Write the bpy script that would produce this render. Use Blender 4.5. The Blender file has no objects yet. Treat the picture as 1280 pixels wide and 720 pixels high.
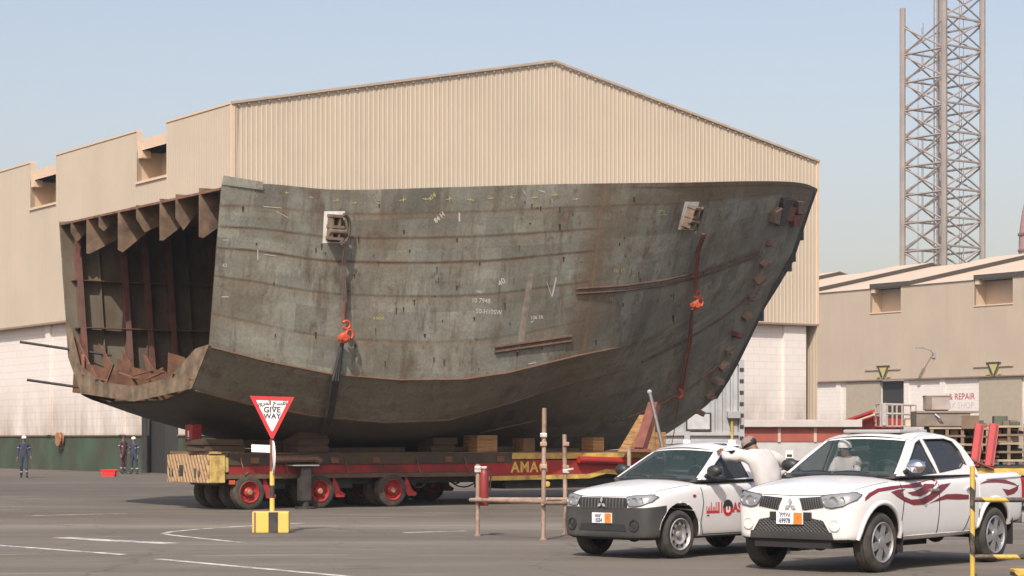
import bpy, bmesh, math, random
from mathutils import Vector, Matrix, Quaternion
from mathutils.bvhtree import BVHTree
from mathutils.geometry import delaunay_2d_cdt
R = math.radians
rng = random.Random(7)
SC = bpy.context.scene
COL = SC.collection

# ---------------------------------------------------------------- camera
F, CX, HY, EYE = 2612.0, 640.0, 549.0, 1.62      # focal length and horizon measured on the photograph
cam = bpy.data.cameras.new('camera'); cam.lens = F / 1280 * 36; cam.sensor_width = 36
cam.shift_y = (HY - 360) / 1280; cam.clip_end = 6000; cam.clip_start = .5
co = bpy.data.objects.new('camera', cam); COL.objects.link(co)
co.location = (0, 0, EYE); co.rotation_euler = (R(90), 0, 0); SC.camera = co

def G(px, py):                                    # point of the ground plane
    z = EYE * F / (py - HY); return Vector(((px - CX) / F * z, z, 0))
def at(px, py, z):                                # point at a given distance
    return Vector(((px - CX) / F * z, z, EYE + (HY - py) / F * z))

# ---------------------------------------------------------------- light
L = Vector((-.24, -.97, 0)).normalized(); EL = R(46)
L = Vector((L.x * math.cos(EL), L.y * math.cos(EL), math.sin(EL)))
sl = bpy.data.lights.new('sun', 'SUN'); sl.energy = 2.8; sl.angle = R(.55); sl.color = (1, .945, .87)
so = bpy.data.objects.new('sun', sl); COL.objects.link(so); so.rotation_euler = L.to_track_quat('Z', 'Y').to_euler()
W = bpy.data.worlds.new('World'); SC.world = W; W.use_nodes = True
wn = W.node_tree; sky = wn.nodes.new('ShaderNodeTexSky'); sky.sky_type = 'NISHITA'; sky.sun_disc = False
sky.sun_elevation = EL; sky.sun_rotation = math.atan2(L.x, L.y); sky.air_density = 1.2; sky.dust_density = 3.0; sky.ozone_density = .6
sky.altitude = 0
bg = wn.nodes['Background']; bg.inputs[1].default_value = .095
tm = wn.nodes.new('ShaderNodeMix'); tm.data_type = 'RGBA'; tm.blend_type = 'MULTIPLY'; tm.inputs[0].default_value = 1; tm.inputs[7].default_value = (1.13, .99, .965, 1); wn.links.new(sky.outputs[0], tm.inputs[6]); wn.links.new(tm.outputs[2], bg.inputs[0])
SC.view_settings.view_transform = 'Standard'; SC.view_settings.look = 'None'; SC.view_settings.gamma = 1
SC.view_settings.exposure = 0.86
SC.view_settings.use_curve_mapping = False
SC.cycles.max_bounces = 6; SC.cycles.use_denoising = True

# ---------------------------------------------------------------- objects
def tag(o, label=None, cat=None, group=None, kind=None):
    if label: o['label'] = label
    if cat: o['category'] = cat
    if group: o['group'] = group
    if kind: o['kind'] = kind
    return o
def thing(name, label, cat, loc=(0, 0, 0), rz=0, group=None):
    o = bpy.data.objects.new(name, None); COL.objects.link(o); o.empty_display_size = .3
    o.location = loc; o.rotation_euler = (0, 0, rz); return tag(o, label, cat, group)
def copy_tree(o, parent=None):
    c = o.copy(); COL.objects.link(c)
    if parent: c.parent = parent
    for ch in list(o.children): copy_tree(ch, c)
    return c
class MB:
    def __init__(s): s.v = []; s.f = []; s.m = []; s.mi = 0
    def add(s, vs, fs):
        n = len(s.v); s.v += [tuple(p) for p in vs]; s.f += [tuple(i + n for i in f) for f in fs]; s.m += [s.mi] * len(fs); return s
    def box(s, x0, x1, y0, y1, z0, z1, M=None, ch=0.0):
        if ch <= 0:
            vs = [(x, y, z) for z in (z0, z1) for y in (y0, y1) for x in (x0, x1)]
            fs = [(0, 2, 3, 1), (4, 5, 7, 6), (0, 1, 5, 4), (2, 6, 7, 3), (0, 4, 6, 2), (1, 3, 7, 5)]
        else:
            bm = bmesh.new(); bmesh.ops.create_cube(bm, size=1)
            for v in bm.verts: v.co = Vector(((x0 + x1) / 2 + v.co.x * (x1 - x0), (y0 + y1) / 2 + v.co.y * (y1 - y0), (z0 + z1) / 2 + v.co.z * (z1 - z0)))
            bmesh.ops.bevel(bm, geom=bm.edges[:], offset=ch, segments=2, affect='EDGES', profile=.6)
            bm.verts.index_update(); vs = [v.co.copy() for v in bm.verts]; fs = [[v.index for v in f.verts] for f in bm.faces]; bm.free()
        if M is not None: vs = [M @ Vector(p) for p in vs]
        return s.add(vs, fs)
    def tube(s, pts, r, n=8, cap=True):
        pts = [Vector(p) for p in pts]; rs = r if isinstance(r, (list, tuple)) else [r] * len(pts)
        vs = []; fs = []; up = None
        for i, p in enumerate(pts):
            t = (pts[min(i + 1, len(pts) - 1)] - pts[max(i - 1, 0)]).normalized()
            if up is None: up = t.orthogonal().normalized()
            up = (up - t * up.dot(t)).normalized(); w = t.cross(up)
            for k in range(n):
                a = 2 * math.pi * k / n + math.pi / n; vs.append(p + (up * math.cos(a) + w * math.sin(a)) * rs[i])
        for i in range(len(pts) - 1):
            for k in range(n): fs.append((i * n + k, i * n + (k + 1) % n, (i + 1) * n + (k + 1) % n, (i + 1) * n + k))
        if cap: fs.append(tuple(range(n))[::-1]); fs.append(tuple((len(pts) - 1) * n + k for k in range(n)))
        return s.add(vs, fs)
    def bar(s, a, b, w, h, up=(0, 0, 1)):           # rectangular bar between two points
        a = Vector(a); b = Vector(b); t = (b - a).normalized(); up = Vector(up)
        if abs(t.dot(up)) > .99: up = Vector((1, 0, 0))
        sd = t.cross(up).normalized(); u2 = sd.cross(t)
        vs = [p + sd * (w / 2 * i) + u2 * (h / 2 * j) for p in (a, b) for i, j in ((-1, -1), (1, -1), (1, 1), (-1, 1))]
        return s.add(vs, [(3, 2, 1, 0), (4, 5, 6, 7), (0, 1, 5, 4), (1, 2, 6, 5), (2, 3, 7, 6), (3, 0, 4, 7)])
    def prism(s, poly, a0, a1, axis='y'):            # polygon extruded along an axis
        def P(p, a): return {'y': (p[0], a, p[1]), 'x': (a, p[0], p[1]), 'z': (p[0], p[1], a)}[axis]
        n = len(poly); vs = [P(p, a0) for p in poly] + [P(p, a1) for p in poly]
        return s.add(vs, [tuple(range(n)), tuple(range(n, 2 * n))[::-1]] + [(i, i + n, (i + 1) % n + n, (i + 1) % n) for i in range(n)])
    def lathe(s, prof, M=None, n=32, loop=False):    # profile (r, h) about local Z
        vs = []; fs = []; k = len(prof)
        for i in range(n):
            a = 2 * math.pi * i / n
            for r, h in prof: vs.append(Vector((r * math.cos(a), r * math.sin(a), h)))
        for i in range(n):
            j = (i + 1) % n
            for q in range(k if loop else k - 1): fs.append((i * k + q, j * k + q, j * k + (q + 1) % k, i * k + (q + 1) % k))
        if M is not None: vs = [M @ p for p in vs]
        return s.add(vs, fs)
    def sphere(s, c, r, M=None, seg=14, ring=8):
        vs = []; fs = []; r = r if isinstance(r, (tuple, list)) else (r, r, r)
        for i in range(ring + 1):
            a = math.pi * i / ring
            for j in range(seg):
                b = 2 * math.pi * j / seg; vs.append(Vector((c[0] + r[0] * math.sin(a) * math.cos(b), c[1] + r[1] * math.sin(a) * math.sin(b), c[2] + r[2] * math.cos(a))))
        for i in range(ring):
            for j in range(seg): fs.append((i * seg + j, (i + 1) * seg + j, (i + 1) * seg + (j + 1) % seg, i * seg + (j + 1) % seg))
        if M is not None: vs = [M @ p for p in vs]
        return s.add(vs, fs)
    def build(s, name, mats, parent=None, smooth=None, uv=None):
        me = bpy.data.meshes.new(name); me.from_pydata([tuple(p) for p in s.v], [], s.f)
        for m in (mats if isinstance(mats, (list, tuple)) else [mats]): me.materials.append(m)
        me.polygons.foreach_set('material_index', s.m)
        bm = bmesh.new(); bm.from_mesh(me); bmesh.ops.remove_doubles(bm, verts=bm.verts, dist=1e-5) if uv is None else None
        if uv is None: bmesh.ops.recalc_face_normals(bm, faces=bm.faces)
        bm.to_mesh(me); bm.free()
        if uv is not None:
            l = me.uv_layers.new(name='UVMap')
            for lp in me.loops: l.data[lp.index].uv = uv[lp.vertex_index]
        if smooth is not None:
            me.polygons.foreach_set('use_smooth', [True] * len(me.polygons)); me.set_sharp_from_angle(angle=R(smooth))
        o = bpy.data.objects.new(name, me); COL.objects.link(o)
        if parent: o.parent = parent
        return o

def eval_mesh(o, mods=()):
    dg = bpy.context.evaluated_depsgraph_get(); dg.update()
    return bpy.data.meshes.new_from_object(o.evaluated_get(dg), depsgraph=dg)

def text_geo(s, size, bold=.0, align='CENTER', space=1.0):
    c = bpy.data.curves.new('t', 'FONT'); c.body = s; c.size = size; c.offset = bold; c.align_x = align; c.align_y = 'CENTER'; c.space_character = space; c.resolution_u = 3
    o = bpy.data.objects.new('t', c); COL.objects.link(o); me = eval_mesh(o)
    vs = [v.co.copy() for v in me.vertices]; fs = [tuple(p.vertices) for p in me.polygons]
    bpy.data.objects.remove(o); bpy.data.curves.remove(c); bpy.data.meshes.remove(me); return vs, fs
def text_on(mb, s, size, M, bold=0.0, space=1.0, sx=1.0):  # flat lettering, local XY of M
    vs, fs = text_geo(s, size, bold, space=space); mb.add([M @ Vector((v.x * sx, v.y, 0)) for v in vs], fs)
def frame(o, x, y):                                   # matrix with local X, Y given
    x = Vector(x).normalized(); y = Vector(y); z = x.cross(y).normalized(); y = z.cross(x)
    m = Matrix((x, y, z)).transposed().to_4x4(); m.translation = Vector(o); return m

# ---------------------------------------------------------------- materials
class NT:
    def __init__(s, name, rough=.6, metal=0.0):
        s.m = bpy.data.materials.new(name); s.m.use_nodes = True; s.t = s.m.node_tree; s.b = s.t.nodes['Principled BSDF']
        s.b.inputs['Roughness'].default_value = rough; s.b.inputs['Metallic'].default_value = metal
    def n(s, typ, **kw):
        nd = s.t.nodes.new(typ)
        for k, v in kw.items(): setattr(nd, k, v)
        return nd
    def l(s, a, b): s.t.links.new(a, b)
    def put(s, sock, v):
        if isinstance(v, bpy.types.NodeSocket): s.l(v, sock)
        elif isinstance(v, (tuple, list)) and sock.type == 'RGBA' and len(v) == 3: sock.default_value = (*v, 1)
        else: sock.default_value = v
    def coord(s, kind='Object', scale=(1, 1, 1)):
        tc = s.n('ShaderNodeTexCoord'); mp = s.n('ShaderNodeMapping'); mp.inputs['Scale'].default_value = scale
        s.l(tc.outputs[kind], mp.inputs[0]); return mp.outputs[0]
    def noise(s, vec, scale, detail=4, rough=.55):
        nd = s.n('ShaderNodeTexNoise'); s.l(vec, nd.inputs['Vector']); nd.inputs['Scale'].default_value = scale; nd.inputs['Detail'].default_value = detail; nd.inputs['Roughness'].default_value = rough
        return nd.outputs[0]
    def ramp(s, fac, stops, interp='LINEAR'):
        nd = s.n('ShaderNodeValToRGB'); nd.color_ramp.interpolation = interp; e = nd.color_ramp.elements
        for i, (p, c) in enumerate(stops):
            q = e[i] if i < 2 else e.new(p); q.position = p; q.color = (*c, 1) if isinstance(c, (tuple, list)) else (c, c, c, 1)
        s.l(fac, nd.inputs[0]); return nd.outputs[0]
    def mix(s, fac, a, b, mode='MIX'):
        nd = s.n('ShaderNodeMix', data_type='RGBA', blend_type=mode, clamp_factor=True)
        s.put(nd.inputs[0], fac); s.put(nd.inputs[6], a); s.put(nd.inputs[7], b); return nd.outputs[2]
    def math(s, op, a, b=0.0, c=None):
        nd = s.n('ShaderNodeMath', operation=op); s.put(nd.inputs[0], a); s.put(nd.inputs[1], b)
        if c is not None: s.put(nd.inputs[2], c)
        return nd.outputs[0]
    def sep(s, vec):
        nd = s.n('ShaderNodeSeparateXYZ'); s.l(vec, nd.inputs[0]); return nd.outputs
    def bump(s, h, strength=.3, dist=.02):
        nd = s.n('ShaderNodeBump'); nd.inputs['Strength'].default_value = strength; nd.inputs['Distance'].default_value = dist; s.l(h, nd.inputs['Height']); s.l(nd.outputs[0], s.b.inputs['Normal'])
    def out(s, col): s.put(s.b.inputs['Base Color'], col); return s.m
MATS = {}
def mat(name, c, rough=.6, metal=0.0, var=.12, scale=3.0, stretch=(1, 1, 1), dirt=None, damt=.5, dscale=1.5, bump=0.0, coat=0.0):
    if name in MATS: return MATS[name]
    k = NT(name, rough, metal); v = k.coord('Object', stretch)
    n1 = k.noise(v, scale, 6); a = tuple(x * (1 - var) for x in c); b = tuple(min(1, x * (1 + var)) for x in c)
    col = k.ramp(n1, [(.3, a), (.7, b)])
    if dirt:
        n2 = k.noise(v, dscale, 8, .65); f = k.ramp(n2, [(.45, 0.0), (.68, 1.0)])
        col = k.mix(k.math('MULTIPLY', f, damt), col, dirt)
        k.l(k.math('MULTIPLY_ADD', f, .25, rough), k.b.inputs['Roughness'])
    if bump: k.bump(k.noise(v, scale * 8, 4), bump, .01)
    if coat: k.b.inputs['Coat Weight'].default_value = coat; k.b.inputs['Coat Roughness'].default_value = .08
    MATS[name] = k.out(col); return MATS[name]
def glass(name, c, rough=.04, alpha=.5):
    k = NT(name, rough); k.b.inputs['Alpha'].default_value = alpha; k.b.inputs['IOR'].default_value = 1.5; k.out(c); return k.m

RUST = (.16, .07, .035)
M_rust = mat('rusty_steel', (.17, .085, .05), .85, 0, .35, 4, dirt=(.06, .03, .02), bump=.3)
M_redox = mat('red_oxide_primer', (.17, .055, .040), .75, 0, .25, 5, dirt=(.10, .07, .05))
M_black = mat('black_rubber', (.018, .017, .016), .85, 0, .2, 20)
M_dark = mat('dark_steel', (.035, .032, .03), .6, .2, .3, 6, dirt=(.09, .07, .05), damt=.4)
M_grey = mat('grey_steel', (.33, .34, .34), .5, 0, .12, 3, dirt=(.2, .17, .14), damt=.45)
M_galv = mat('galvanised_steel', (.42, .42, .41), .45, .5, .15, 8)
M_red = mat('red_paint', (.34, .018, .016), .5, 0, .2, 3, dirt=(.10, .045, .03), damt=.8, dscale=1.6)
M_yel = mat('worn_yellow_paint', (.55, .38, .085), .65, 0, .18, 4, dirt=(.20, .12, .06), damt=.85, dscale=3)
M_yelc = mat('yellow_paint', (.66, .44, .085), .6, 0, .1, 5, dirt=(.35, .25, .12), damt=.35, dscale=5)
M_blk = mat('black_paint', (.025, .025, .025), .55, 0, .2, 6, dirt=(.12, .10, .08), damt=.4, dscale=4)
M_white = mat('white_paint', (.78, .77, .75), .5, 0, .04, 4)
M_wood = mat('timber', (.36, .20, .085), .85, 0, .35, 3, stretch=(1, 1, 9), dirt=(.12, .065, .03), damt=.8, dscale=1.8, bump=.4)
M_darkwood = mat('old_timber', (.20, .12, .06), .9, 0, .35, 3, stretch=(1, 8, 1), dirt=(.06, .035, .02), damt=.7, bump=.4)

# ---------------------------------------------------------------- hazy air
hz = MB(); hz.box(-900, 900, -50, 900, -1, 104); hm = bpy.data.materials.new('hazy_air'); hm.use_nodes = True; hn = hm.node_tree; hn.nodes.remove(hn.nodes['Principled BSDF']); pv = hn.nodes.new('ShaderNodeVolumePrincipled'); pv.inputs['Color'].default_value = (.80, .86, .92, 1); pv.inputs['Density'].default_value = .0004; pv.inputs['Anisotropy'].default_value = .2; hn.links.new(pv.outputs[0], hn.nodes['Material Output'].inputs['Volume'])
tag(hz.build('haze', hm), 'pale dusty haze filling the air over the yard', 'haze', kind='stuff')
# ---------------------------------------------------------------- ground
def ground_mat():
    k = NT('concrete_yard', .9); v = k.coord('Object', (1, 1, 1)); vs = k.coord('Object', (.25, 1, 1))
    big = k.ramp(k.noise(vs, .12, 5, .6), [(.35, (.134, .114, .089)), (.62, (.222, .193, .154))])
    st = k.ramp(k.noise(k.coord('Object', (.05, .9, 1)), .8, 6, .65), [(.40, 1.0), (.60, .62)])
    c = k.mix(.75, big, st, 'MULTIPLY')
    pt = k.ramp(k.noise(k.coord('Object', (.35, 1.0, 1)), .055, 3, .5), [(.44, 0.0), (.50, 1.0)]); c = k.mix(k.math('MULTIPLY', pt, .42), c, (.085, .072, .056))
    ty = k.ramp(k.noise(k.coord('Object', (.03, 2.6, 1)), 1.0, 5, .7), [(.54, 0.0), (.64, 1.0)]); c = k.mix(k.math('MULTIPLY', ty, .5), c, (.062, .055, .048))
    yy_ = k.math('ADD', k.math('MULTIPLY', k.sep(v)[1], .01), k.math('MULTIPLY_ADD', k.noise(k.coord('Object', (.4, 1, 1)), .09, 5, .6), .24, -.12)); hb = k.ramp(yy_, [(.40, 0.0), (.56, 1.0)]); c = k.mix(k.math('MULTIPLY', hb, .55), c, (.060, .050, .038))
    oil = k.ramp(k.noise(v, .35, 7, .7), [(.58, 0.0), (.70, 1.0)])
    c = k.mix(k.math('MULTIPLY', oil, .55), c, (.058, .052, .046))
    pale = k.ramp(k.noise(k.coord('Object', (.10, 1.3, 1)), .5, 5, .6), [(.60, 0.0), (.75, 1.0)])
    c = k.mix(k.math('MULTIPLY', pale, .4), c, (.27, .25, .22))
    sp = k.ramp(k.noise(v, 38, 3, .7), [(.3, .78), (.7, 1.18)]); c = k.mix(.8, c, sp, 'MULTIPLY')
    vo = k.n('ShaderNodeTexVoronoi', feature='DISTANCE_TO_EDGE'); wv = k.n('ShaderNodeVectorMath', operation='ADD')
    nz = k.n('ShaderNodeTexNoise'); nz.inputs['Scale'].default_value = 1.2; nz.inputs['Detail'].default_value = 4
    k.l(v, nz.inputs['Vector']); k.l(v, wv.inputs[0]); k.l(nz.outputs['Color'], wv.inputs[1]); k.l(wv.outputs[0], vo.inputs['Vector']); vo.inputs['Scale'].default_value = .22
    sn_ = k.ramp(k.noise(k.coord('Object', (.22, 1.2, 1)), .9, 9, .75), [(.56, 0.0), (.63, 1.0)]); c = k.mix(k.math('MULTIPLY', sn_, .4), c, (.30, .265, .215))
    cr = k.ramp(vo.outputs['Distance'], [(.002, 1.0), (.007, 0.0)]); c = k.mix(k.math('MULTIPLY', cr, .55), c, (.05, .045, .04))
    k.bump(k.noise(v, 30, 6, .7), .35, .01)
    return k.out(c)
mb = MB(); mb.add([(-1500, -60, 0), (1500, -60, 0), (1500, 4000, 0), (-1500, 4000, 0)], [(0, 1, 2, 3)])
tag(mb.build('ground', ground_mat()), 'grey brown concrete yard streaked with stains and dust', 'ground', kind='structure')

def line_mat():
    k = NT('worn_road_paint', .8); v = k.coord('Object'); n = k.noise(v, 2.2, 8, .7)
    f = k.ramp(n, [(.40, 0.0), (.60, 1.0)]); k.l(k.math('MULTIPLY_ADD', f, .75, .25), k.b.inputs['Alpha'])
    return k.out(k.mix(k.noise(v, 9), (.50, .48, .45), (.72, .70, .66)))
M_line = line_mat()
def ribbon(name, px, w, label):
    pts = [G(*p) for p in px]; mb = MB(); vs = []
    for i, p in enumerate(pts):
        t = (pts[min(i + 1, len(pts) - 1)] - pts[max(i - 1, 0)]).normalized(); nn = Vector((-t.y, t.x, 0)) * w / 2
        vs += [p + nn + Vector((0, 0, .004)), p - nn + Vector((0, 0, .004))]
    mb.add(vs, [(2 * i, 2 * i + 1, 2 * i + 3, 2 * i + 2) for i in range(len(pts) - 1)])
    tag(mb.build(name, M_line), label, 'road marking', kind='structure')
ribbon('road_marking', [(-60, 677.5), (0, 682), (80, 688), (155, 693.5)], .16, 'long worn white dash at the lower left')
ribbon('road_marking', [(197, 699), (300, 708.5), (415, 719), (520, 728.5)], .14, 'white dash running off the bottom of the picture')
ribbon('road_marking', [(303, 678.5), (250, 673), (214, 669), (204, 667.3), (213, 665), (250, 661.5), (320, 657), (380, 654)], .12, 'hairpin shaped white island line beside the sign base')
ribbon('road_marking', [(505, 666), (582, 664)], .16, 'short white dash left of the scaffold barrier')
ribbon('road_marking', [(32, 645), (90, 643.5), (158, 642)], .14, 'thin faint white line far left of the sign')
ribbon('road_marking', [(75, 672), (140, 676), (215, 679.5)], .35, 'broad faded whitish band left of the sign')
# ---------------------------------------------------------------- hull block on its transporter
RZ = math.atan2(.5605, .828); gx = Vector((math.cos(RZ), math.sin(RZ), 0)); dy = Vector((-math.sin(RZ), math.cos(RZ), 0))
O = Vector((-8.84, 48.85, 0))
def sw(u, v, w=0): p = O + gx * u + dy * v; return Vector((p.x, p.y, w))
def interp(tab, x):
    if x <= tab[0][0]: a, b = tab[0], tab[1]
    elif x >= tab[-1][0]: a, b = tab[-2], tab[-1]
    else:
        for a, b in zip(tab, tab[1:]):
            if a[0] <= x <= b[0]: break
    return a[1] + (b[1] - a[1]) * (x - a[0]) / (b[0] - a[0])
def smooth_interp(tab, x):                            # Catmull-Rom through the table
    n = len(tab)
    i = 0
    while i < n - 2 and x > tab[i + 1][0]: i += 1
    x0, y0 = tab[i]; x1, y1 = tab[i + 1]; h = x1 - x0; t = min(1, max(0, (x - x0) / h))
    m0 = (y1 - tab[i - 1][1]) / (x1 - tab[i - 1][0]) if i > 0 else (y1 - y0) / h
    m1 = (tab[i + 2][1] - y0) / (tab[i + 2][0] - x0) if i + 2 < n else (y1 - y0) / h
    return (2 * t**3 - 3 * t**2 + 1) * y0 + (t**3 - 2 * t**2 + t) * h * m0 + (-2 * t**3 + 3 * t**2) * y1 + (t**3 - t**2) * h * m1
# sheer, two chines and keel of the hull: heights along the near side, half breadths by station
def stem_u(px): k = (px - CX) / F; return (-O.x + k * O.y) / (gx.x - k * gx.y)
def curve(tab, end, b0, flat, pw, n):
    ue = stem_u(end[0]); rows = []
    for i in range(n + 1):
        t = i / n; u = ue * t; q = max(0, (t - flat) / (1 - flat)); b = b0 * (1 - q ** pw)
        p = sw(u, -b); x = CX + F * p.x / p.y; w = EYE + (HY - smooth_interp(tab, x)) * p.y / F
        rows.append((u, b, w))
    return rows
NS = 56
TOP = curve([(262, 231), (277, 231), (330, 229.5), (420, 237), (560, 234), (700, 230), (860, 228), (930, 226.5), (985, 227), (1008, 230), (1020, 235)], (1020, 235), 4.6, .38, 2.3, NS)
CH1 = curve([(245, 424), (262, 432), (330, 451), (415, 468), (500, 475), (580, 474), (635, 466), (720, 445), (790, 430), (857, 400), (920, 355), (992, 315)], (992, 315), 4.0, .30, 2.0, NS)
CH2 = curve([(225, 482), (240, 487), (310, 505), (400, 521), (480, 528), (560, 525), (640, 503), (700, 483), (780, 462), (857, 425), (925, 382), (966, 362)], (966, 362), 3.15, .25, 1.8, NS)
KT = [(0, 2.48), (.9, 2.07), (1.42, 1.9), (2.5, 1.56), (3.5, 1.34), (7, 1.312), (13.5, 1.312), (15.2, 1.52), (16.2, 1.95), (16.9, 2.35), (17.6, 2.83), (18.45, 3.93), (19.1, 4.9), (19.7, 5.86)]
STEM = [(17.6, 2.83), (18.45, 3.93), (19.1, 4.9), (19.72, 5.88), (20.44, 6.79), (20.84, 7.73), (21.36, 8.93)]
KEEL = [(stem_u(966) * i / NS, 0.0, smooth_interp(KT, stem_u(966) * i / NS)) for i in range(NS + 1)]
for i in range(NS + 1):                               # the upper chine fades into one smooth flare towards the bow
    u, b, w = CH1[i]; s_ = min(1, max(0, (u - 9.5) / 5.5)); s_ = s_ * s_ * (3 - 2 * s_); (u0, b0, w0), (u2, b2, w2) = TOP[i], CH2[i]
    bl = b2 + (b0 - b2) * (w - w2) / max(.2, w0 - w2); CH1[i] = (u, b * (1 - s_) + bl * s_ * 1.01, w)
def strip_pt(A, B, i, f, bulge=0):
    u = A[i][0] + (B[i][0] - A[i][0]) * f; b = A[i][1] + (B[i][1] - A[i][1]) * f; w = A[i][2] + (B[i][2] - A[i][2]) * f
    s = 4 * f * (1 - f) * bulge; return (u, b + s * .7, w - s)
def hull_pt(t, lev):                                  # t 0..1 along, lev 0..3 down the girth; near side point in ship space
    i0 = min(NS - 1, int(t * NS)); f = t * NS - i0
    A, B, q, bl = ((TOP, CH1, lev, 0), (CH1, CH2, lev - 1, .0), (CH2, KEEL, lev - 2, .12))[min(2, int(lev))]
    a = strip_pt(A, B, i0, q, bl * min(1, B[i0][1] + A[i0][1])); b = strip_pt(A, B, i0 + 1, q, bl * min(1, B[i0 + 1][1] + A[i0 + 1][1]))
    return Vector((a[0] + (b[0] - a[0]) * f, -(a[1] + (b[1] - a[1]) * f), a[2] + (b[2] - a[2]) * f))
def hull_mat():
    k = NT('hull_plating', .72, 0)
    tc = k.n('ShaderNodeUVMap'); s = k.sep(tc.outputs[0]); U, V = s[0], s[1]
    ob = k.coord('Object'); st = k.coord('Object', (1.6, 1.6, .22)); oz = k.sep(ob)[2]
    wob = k.math('MULTIPLY_ADD', k.noise(ob, .8, 3), .010, -.005); Vw = k.math('ADD', V, wob)
    # plate to plate tone
    br = k.n('ShaderNodeTexBrick'); cb = k.n('ShaderNodeCombineXYZ'); k.l(k.math('MULTIPLY', U, .24), cb.inputs[0]); k.l(k.math('MULTIPLY', V, 2.0), cb.inputs[1]); k.l(cb.outputs[0], br.inputs['Vector'])
    br.inputs['Scale'].default_value = 2.0; br.inputs['Mortar Size'].default_value = .004; br.inputs['Color1'].default_value = (.35, .35, .35, 1); br.inputs['Color2'].default_value = (.65, .65, .65, 1); br.inputs['Mortar'].default_value = (.5, .5, .5, 1)
    base = k.ramp(k.noise(ob, .55, 6, .6), [(.28, (.138, .132, .102)), (.45, (.180, .181, .146)), (.62, (.210, .214, .178)), (.76, (.258, .262, .230))])
    base = k.mix(.35, base, br.outputs[0], 'OVERLAY')
    row = k.math('FLOOR', k.math('MULTIPLY', V, 6.2)); colm = k.math('FLOOR', k.math('ADD', k.math('MULTIPLY', U, 1.25), k.math('MULTIPLY', row, .37)))
    wc = k.n('ShaderNodeCombineXYZ'); k.l(row, wc.inputs[0]); k.l(colm, wc.inputs[1]); wnz = k.n('ShaderNodeTexWhiteNoise', noise_dimensions='2D'); k.l(wc.outputs[0], wnz.inputs['Vector'])
    base = k.mix(1.0, base, k.ramp(wnz.outputs['Value'], [(.0, .76), (1.0, 1.20)]), 'MULTIPLY')
    # brown grime: broad on the forebody, below the first chine and towards the top strake aft
    fore = k.ramp(k.math('MULTIPLY', U, 1 / 22), [(.40, 0.0), (.62, 1.0)]); low = k.ramp(k.math('DIVIDE', V, 3.0), [(.325, 0.0), (.345, 1.0)])
    g1 = k.ramp(k.noise(k.coord('Object', (1, 1, .8)), .42, 9, .72), [(.47, 0.0), (.62, 1.0)])
    base = k.mix(k.math('MULTIPLY', g1, k.math('MULTIPLY_ADD', fore, .30, .52)), base, (.130, .102, .064))
    base = k.mix(k.math('MULTIPLY', low, k.math('MULTIPLY_ADD', fore, -.40, .58)), base, (.135, .112, .076))
    aft = k.ramp(k.math('MULTIPLY', U, 1 / 22), [(.36, 1.0), (.56, 0.0)]); bot = k.ramp(k.math('DIVIDE', V, 3.0), [(.655, 0.0), (.675, 1.0)]); base = k.mix(k.math('MULTIPLY', bot, k.math('MULTIPLY_ADD', aft, .65, .2)), base, (.034, .030, .023))  # aft bottom colour darkened to deepen the shade under the hull
    # vertical run marks
    run = k.ramp(k.noise(st, 2.4, 7, .7), [(.53, 0.0), (.68, 1.0)]); base = k.mix(k.math('MULTIPLY', run, .72), base, (.085, .058, .036))
    runp = k.ramp(k.noise(k.coord('Object', (2.2, 2.2, .3)), 1.9, 6, .7), [(.62, 0.0), (.76, 1.0)]); base = k.mix(k.math('MULTIPLY', runp, .42), base, (.31, .295, .255))
    # weld seams along the strakes with rust bleeding under them
    pk = []; sm = []
    for p in (.125, .255, .385, .565, .80):
        q = p / 3
        pk += [(q - .0014, 0.0), (q - .0006, 1.0), (q + .0008, 1.0), (q + .0018, 0.0)]
        sm += [(q - .001, 0.0), (q, 1.0), (q + .014, 0.0)]
    V3 = k.math('DIVIDE', Vw, 3.0)
    seam = k.ramp(V3, [(0, 0.0), (1, 0.0)] + pk); halo = k.ramp(V3, [(0, 0.0), (1, 0.0)] + sm)
    fm = k.math('MAXIMUM', k.math('SUBTRACT', 1.0, k.ramp(k.math('MULTIPLY', U, 1 / 22), [(.46, 0.0), (.50, 1.0)])), k.ramp(V, [(.16, 1.0), (.18, 0.0)])); seam = k.math('MULTIPLY', seam, fm); halo = k.math('MULTIPLY', halo, fm)
    nb = k.ramp(k.noise(k.coord('Object', (1, 1, .6)), 1.1, 6, .7), [(.36, 0.0), (.62, 1.0)])
    base = k.mix(k.math('MULTIPLY', halo, k.math('MULTIPLY', nb, .9)), base, (.20, .135, .072))
    base = k.mix(k.math('MULTIPLY', seam, k.math('MULTIPLY_ADD', nb, .40, .55)), base, (.040, .024, .015))
    # rust blooms
    top_ = k.ramp(V3, [(.0, 1.0), (.041, .9), (.0425, .0)]); tf = k.math('MULTIPLY', top_, fore); base = k.mix(k.math('MULTIPLY', tf, .75), base, (.150, .108, .060))
    rs = k.ramp(k.noise(k.coord('Object', (1, 1, .55)), .95, 6, .62), [(.56, 0.0), (.70, 1.0)]); base = k.mix(k.math('MULTIPLY', rs, .8), base, (.080, .048, .027))
    rb = k.ramp(k.noise(ob, 2.6, 9, .75), [(.58, 0.0), (.66, 1.0)]); base = k.mix(k.math('MULTIPLY', rb, .7), base, (.10, .052, .027))
    # butt joint amidships: tall brown band
    dU = k.math('ABSOLUTE', k.math('SUBTRACT', k.math('ADD', U, k.math('MULTIPLY', wob, 8.0)), 10.35)); bt = k.math('MULTIPLY', k.ramp(dU, [(.05, 1.0), (.85, 0.0)]), k.ramp(V, [(.98, 1.0), (1.0, .2)]))
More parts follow.
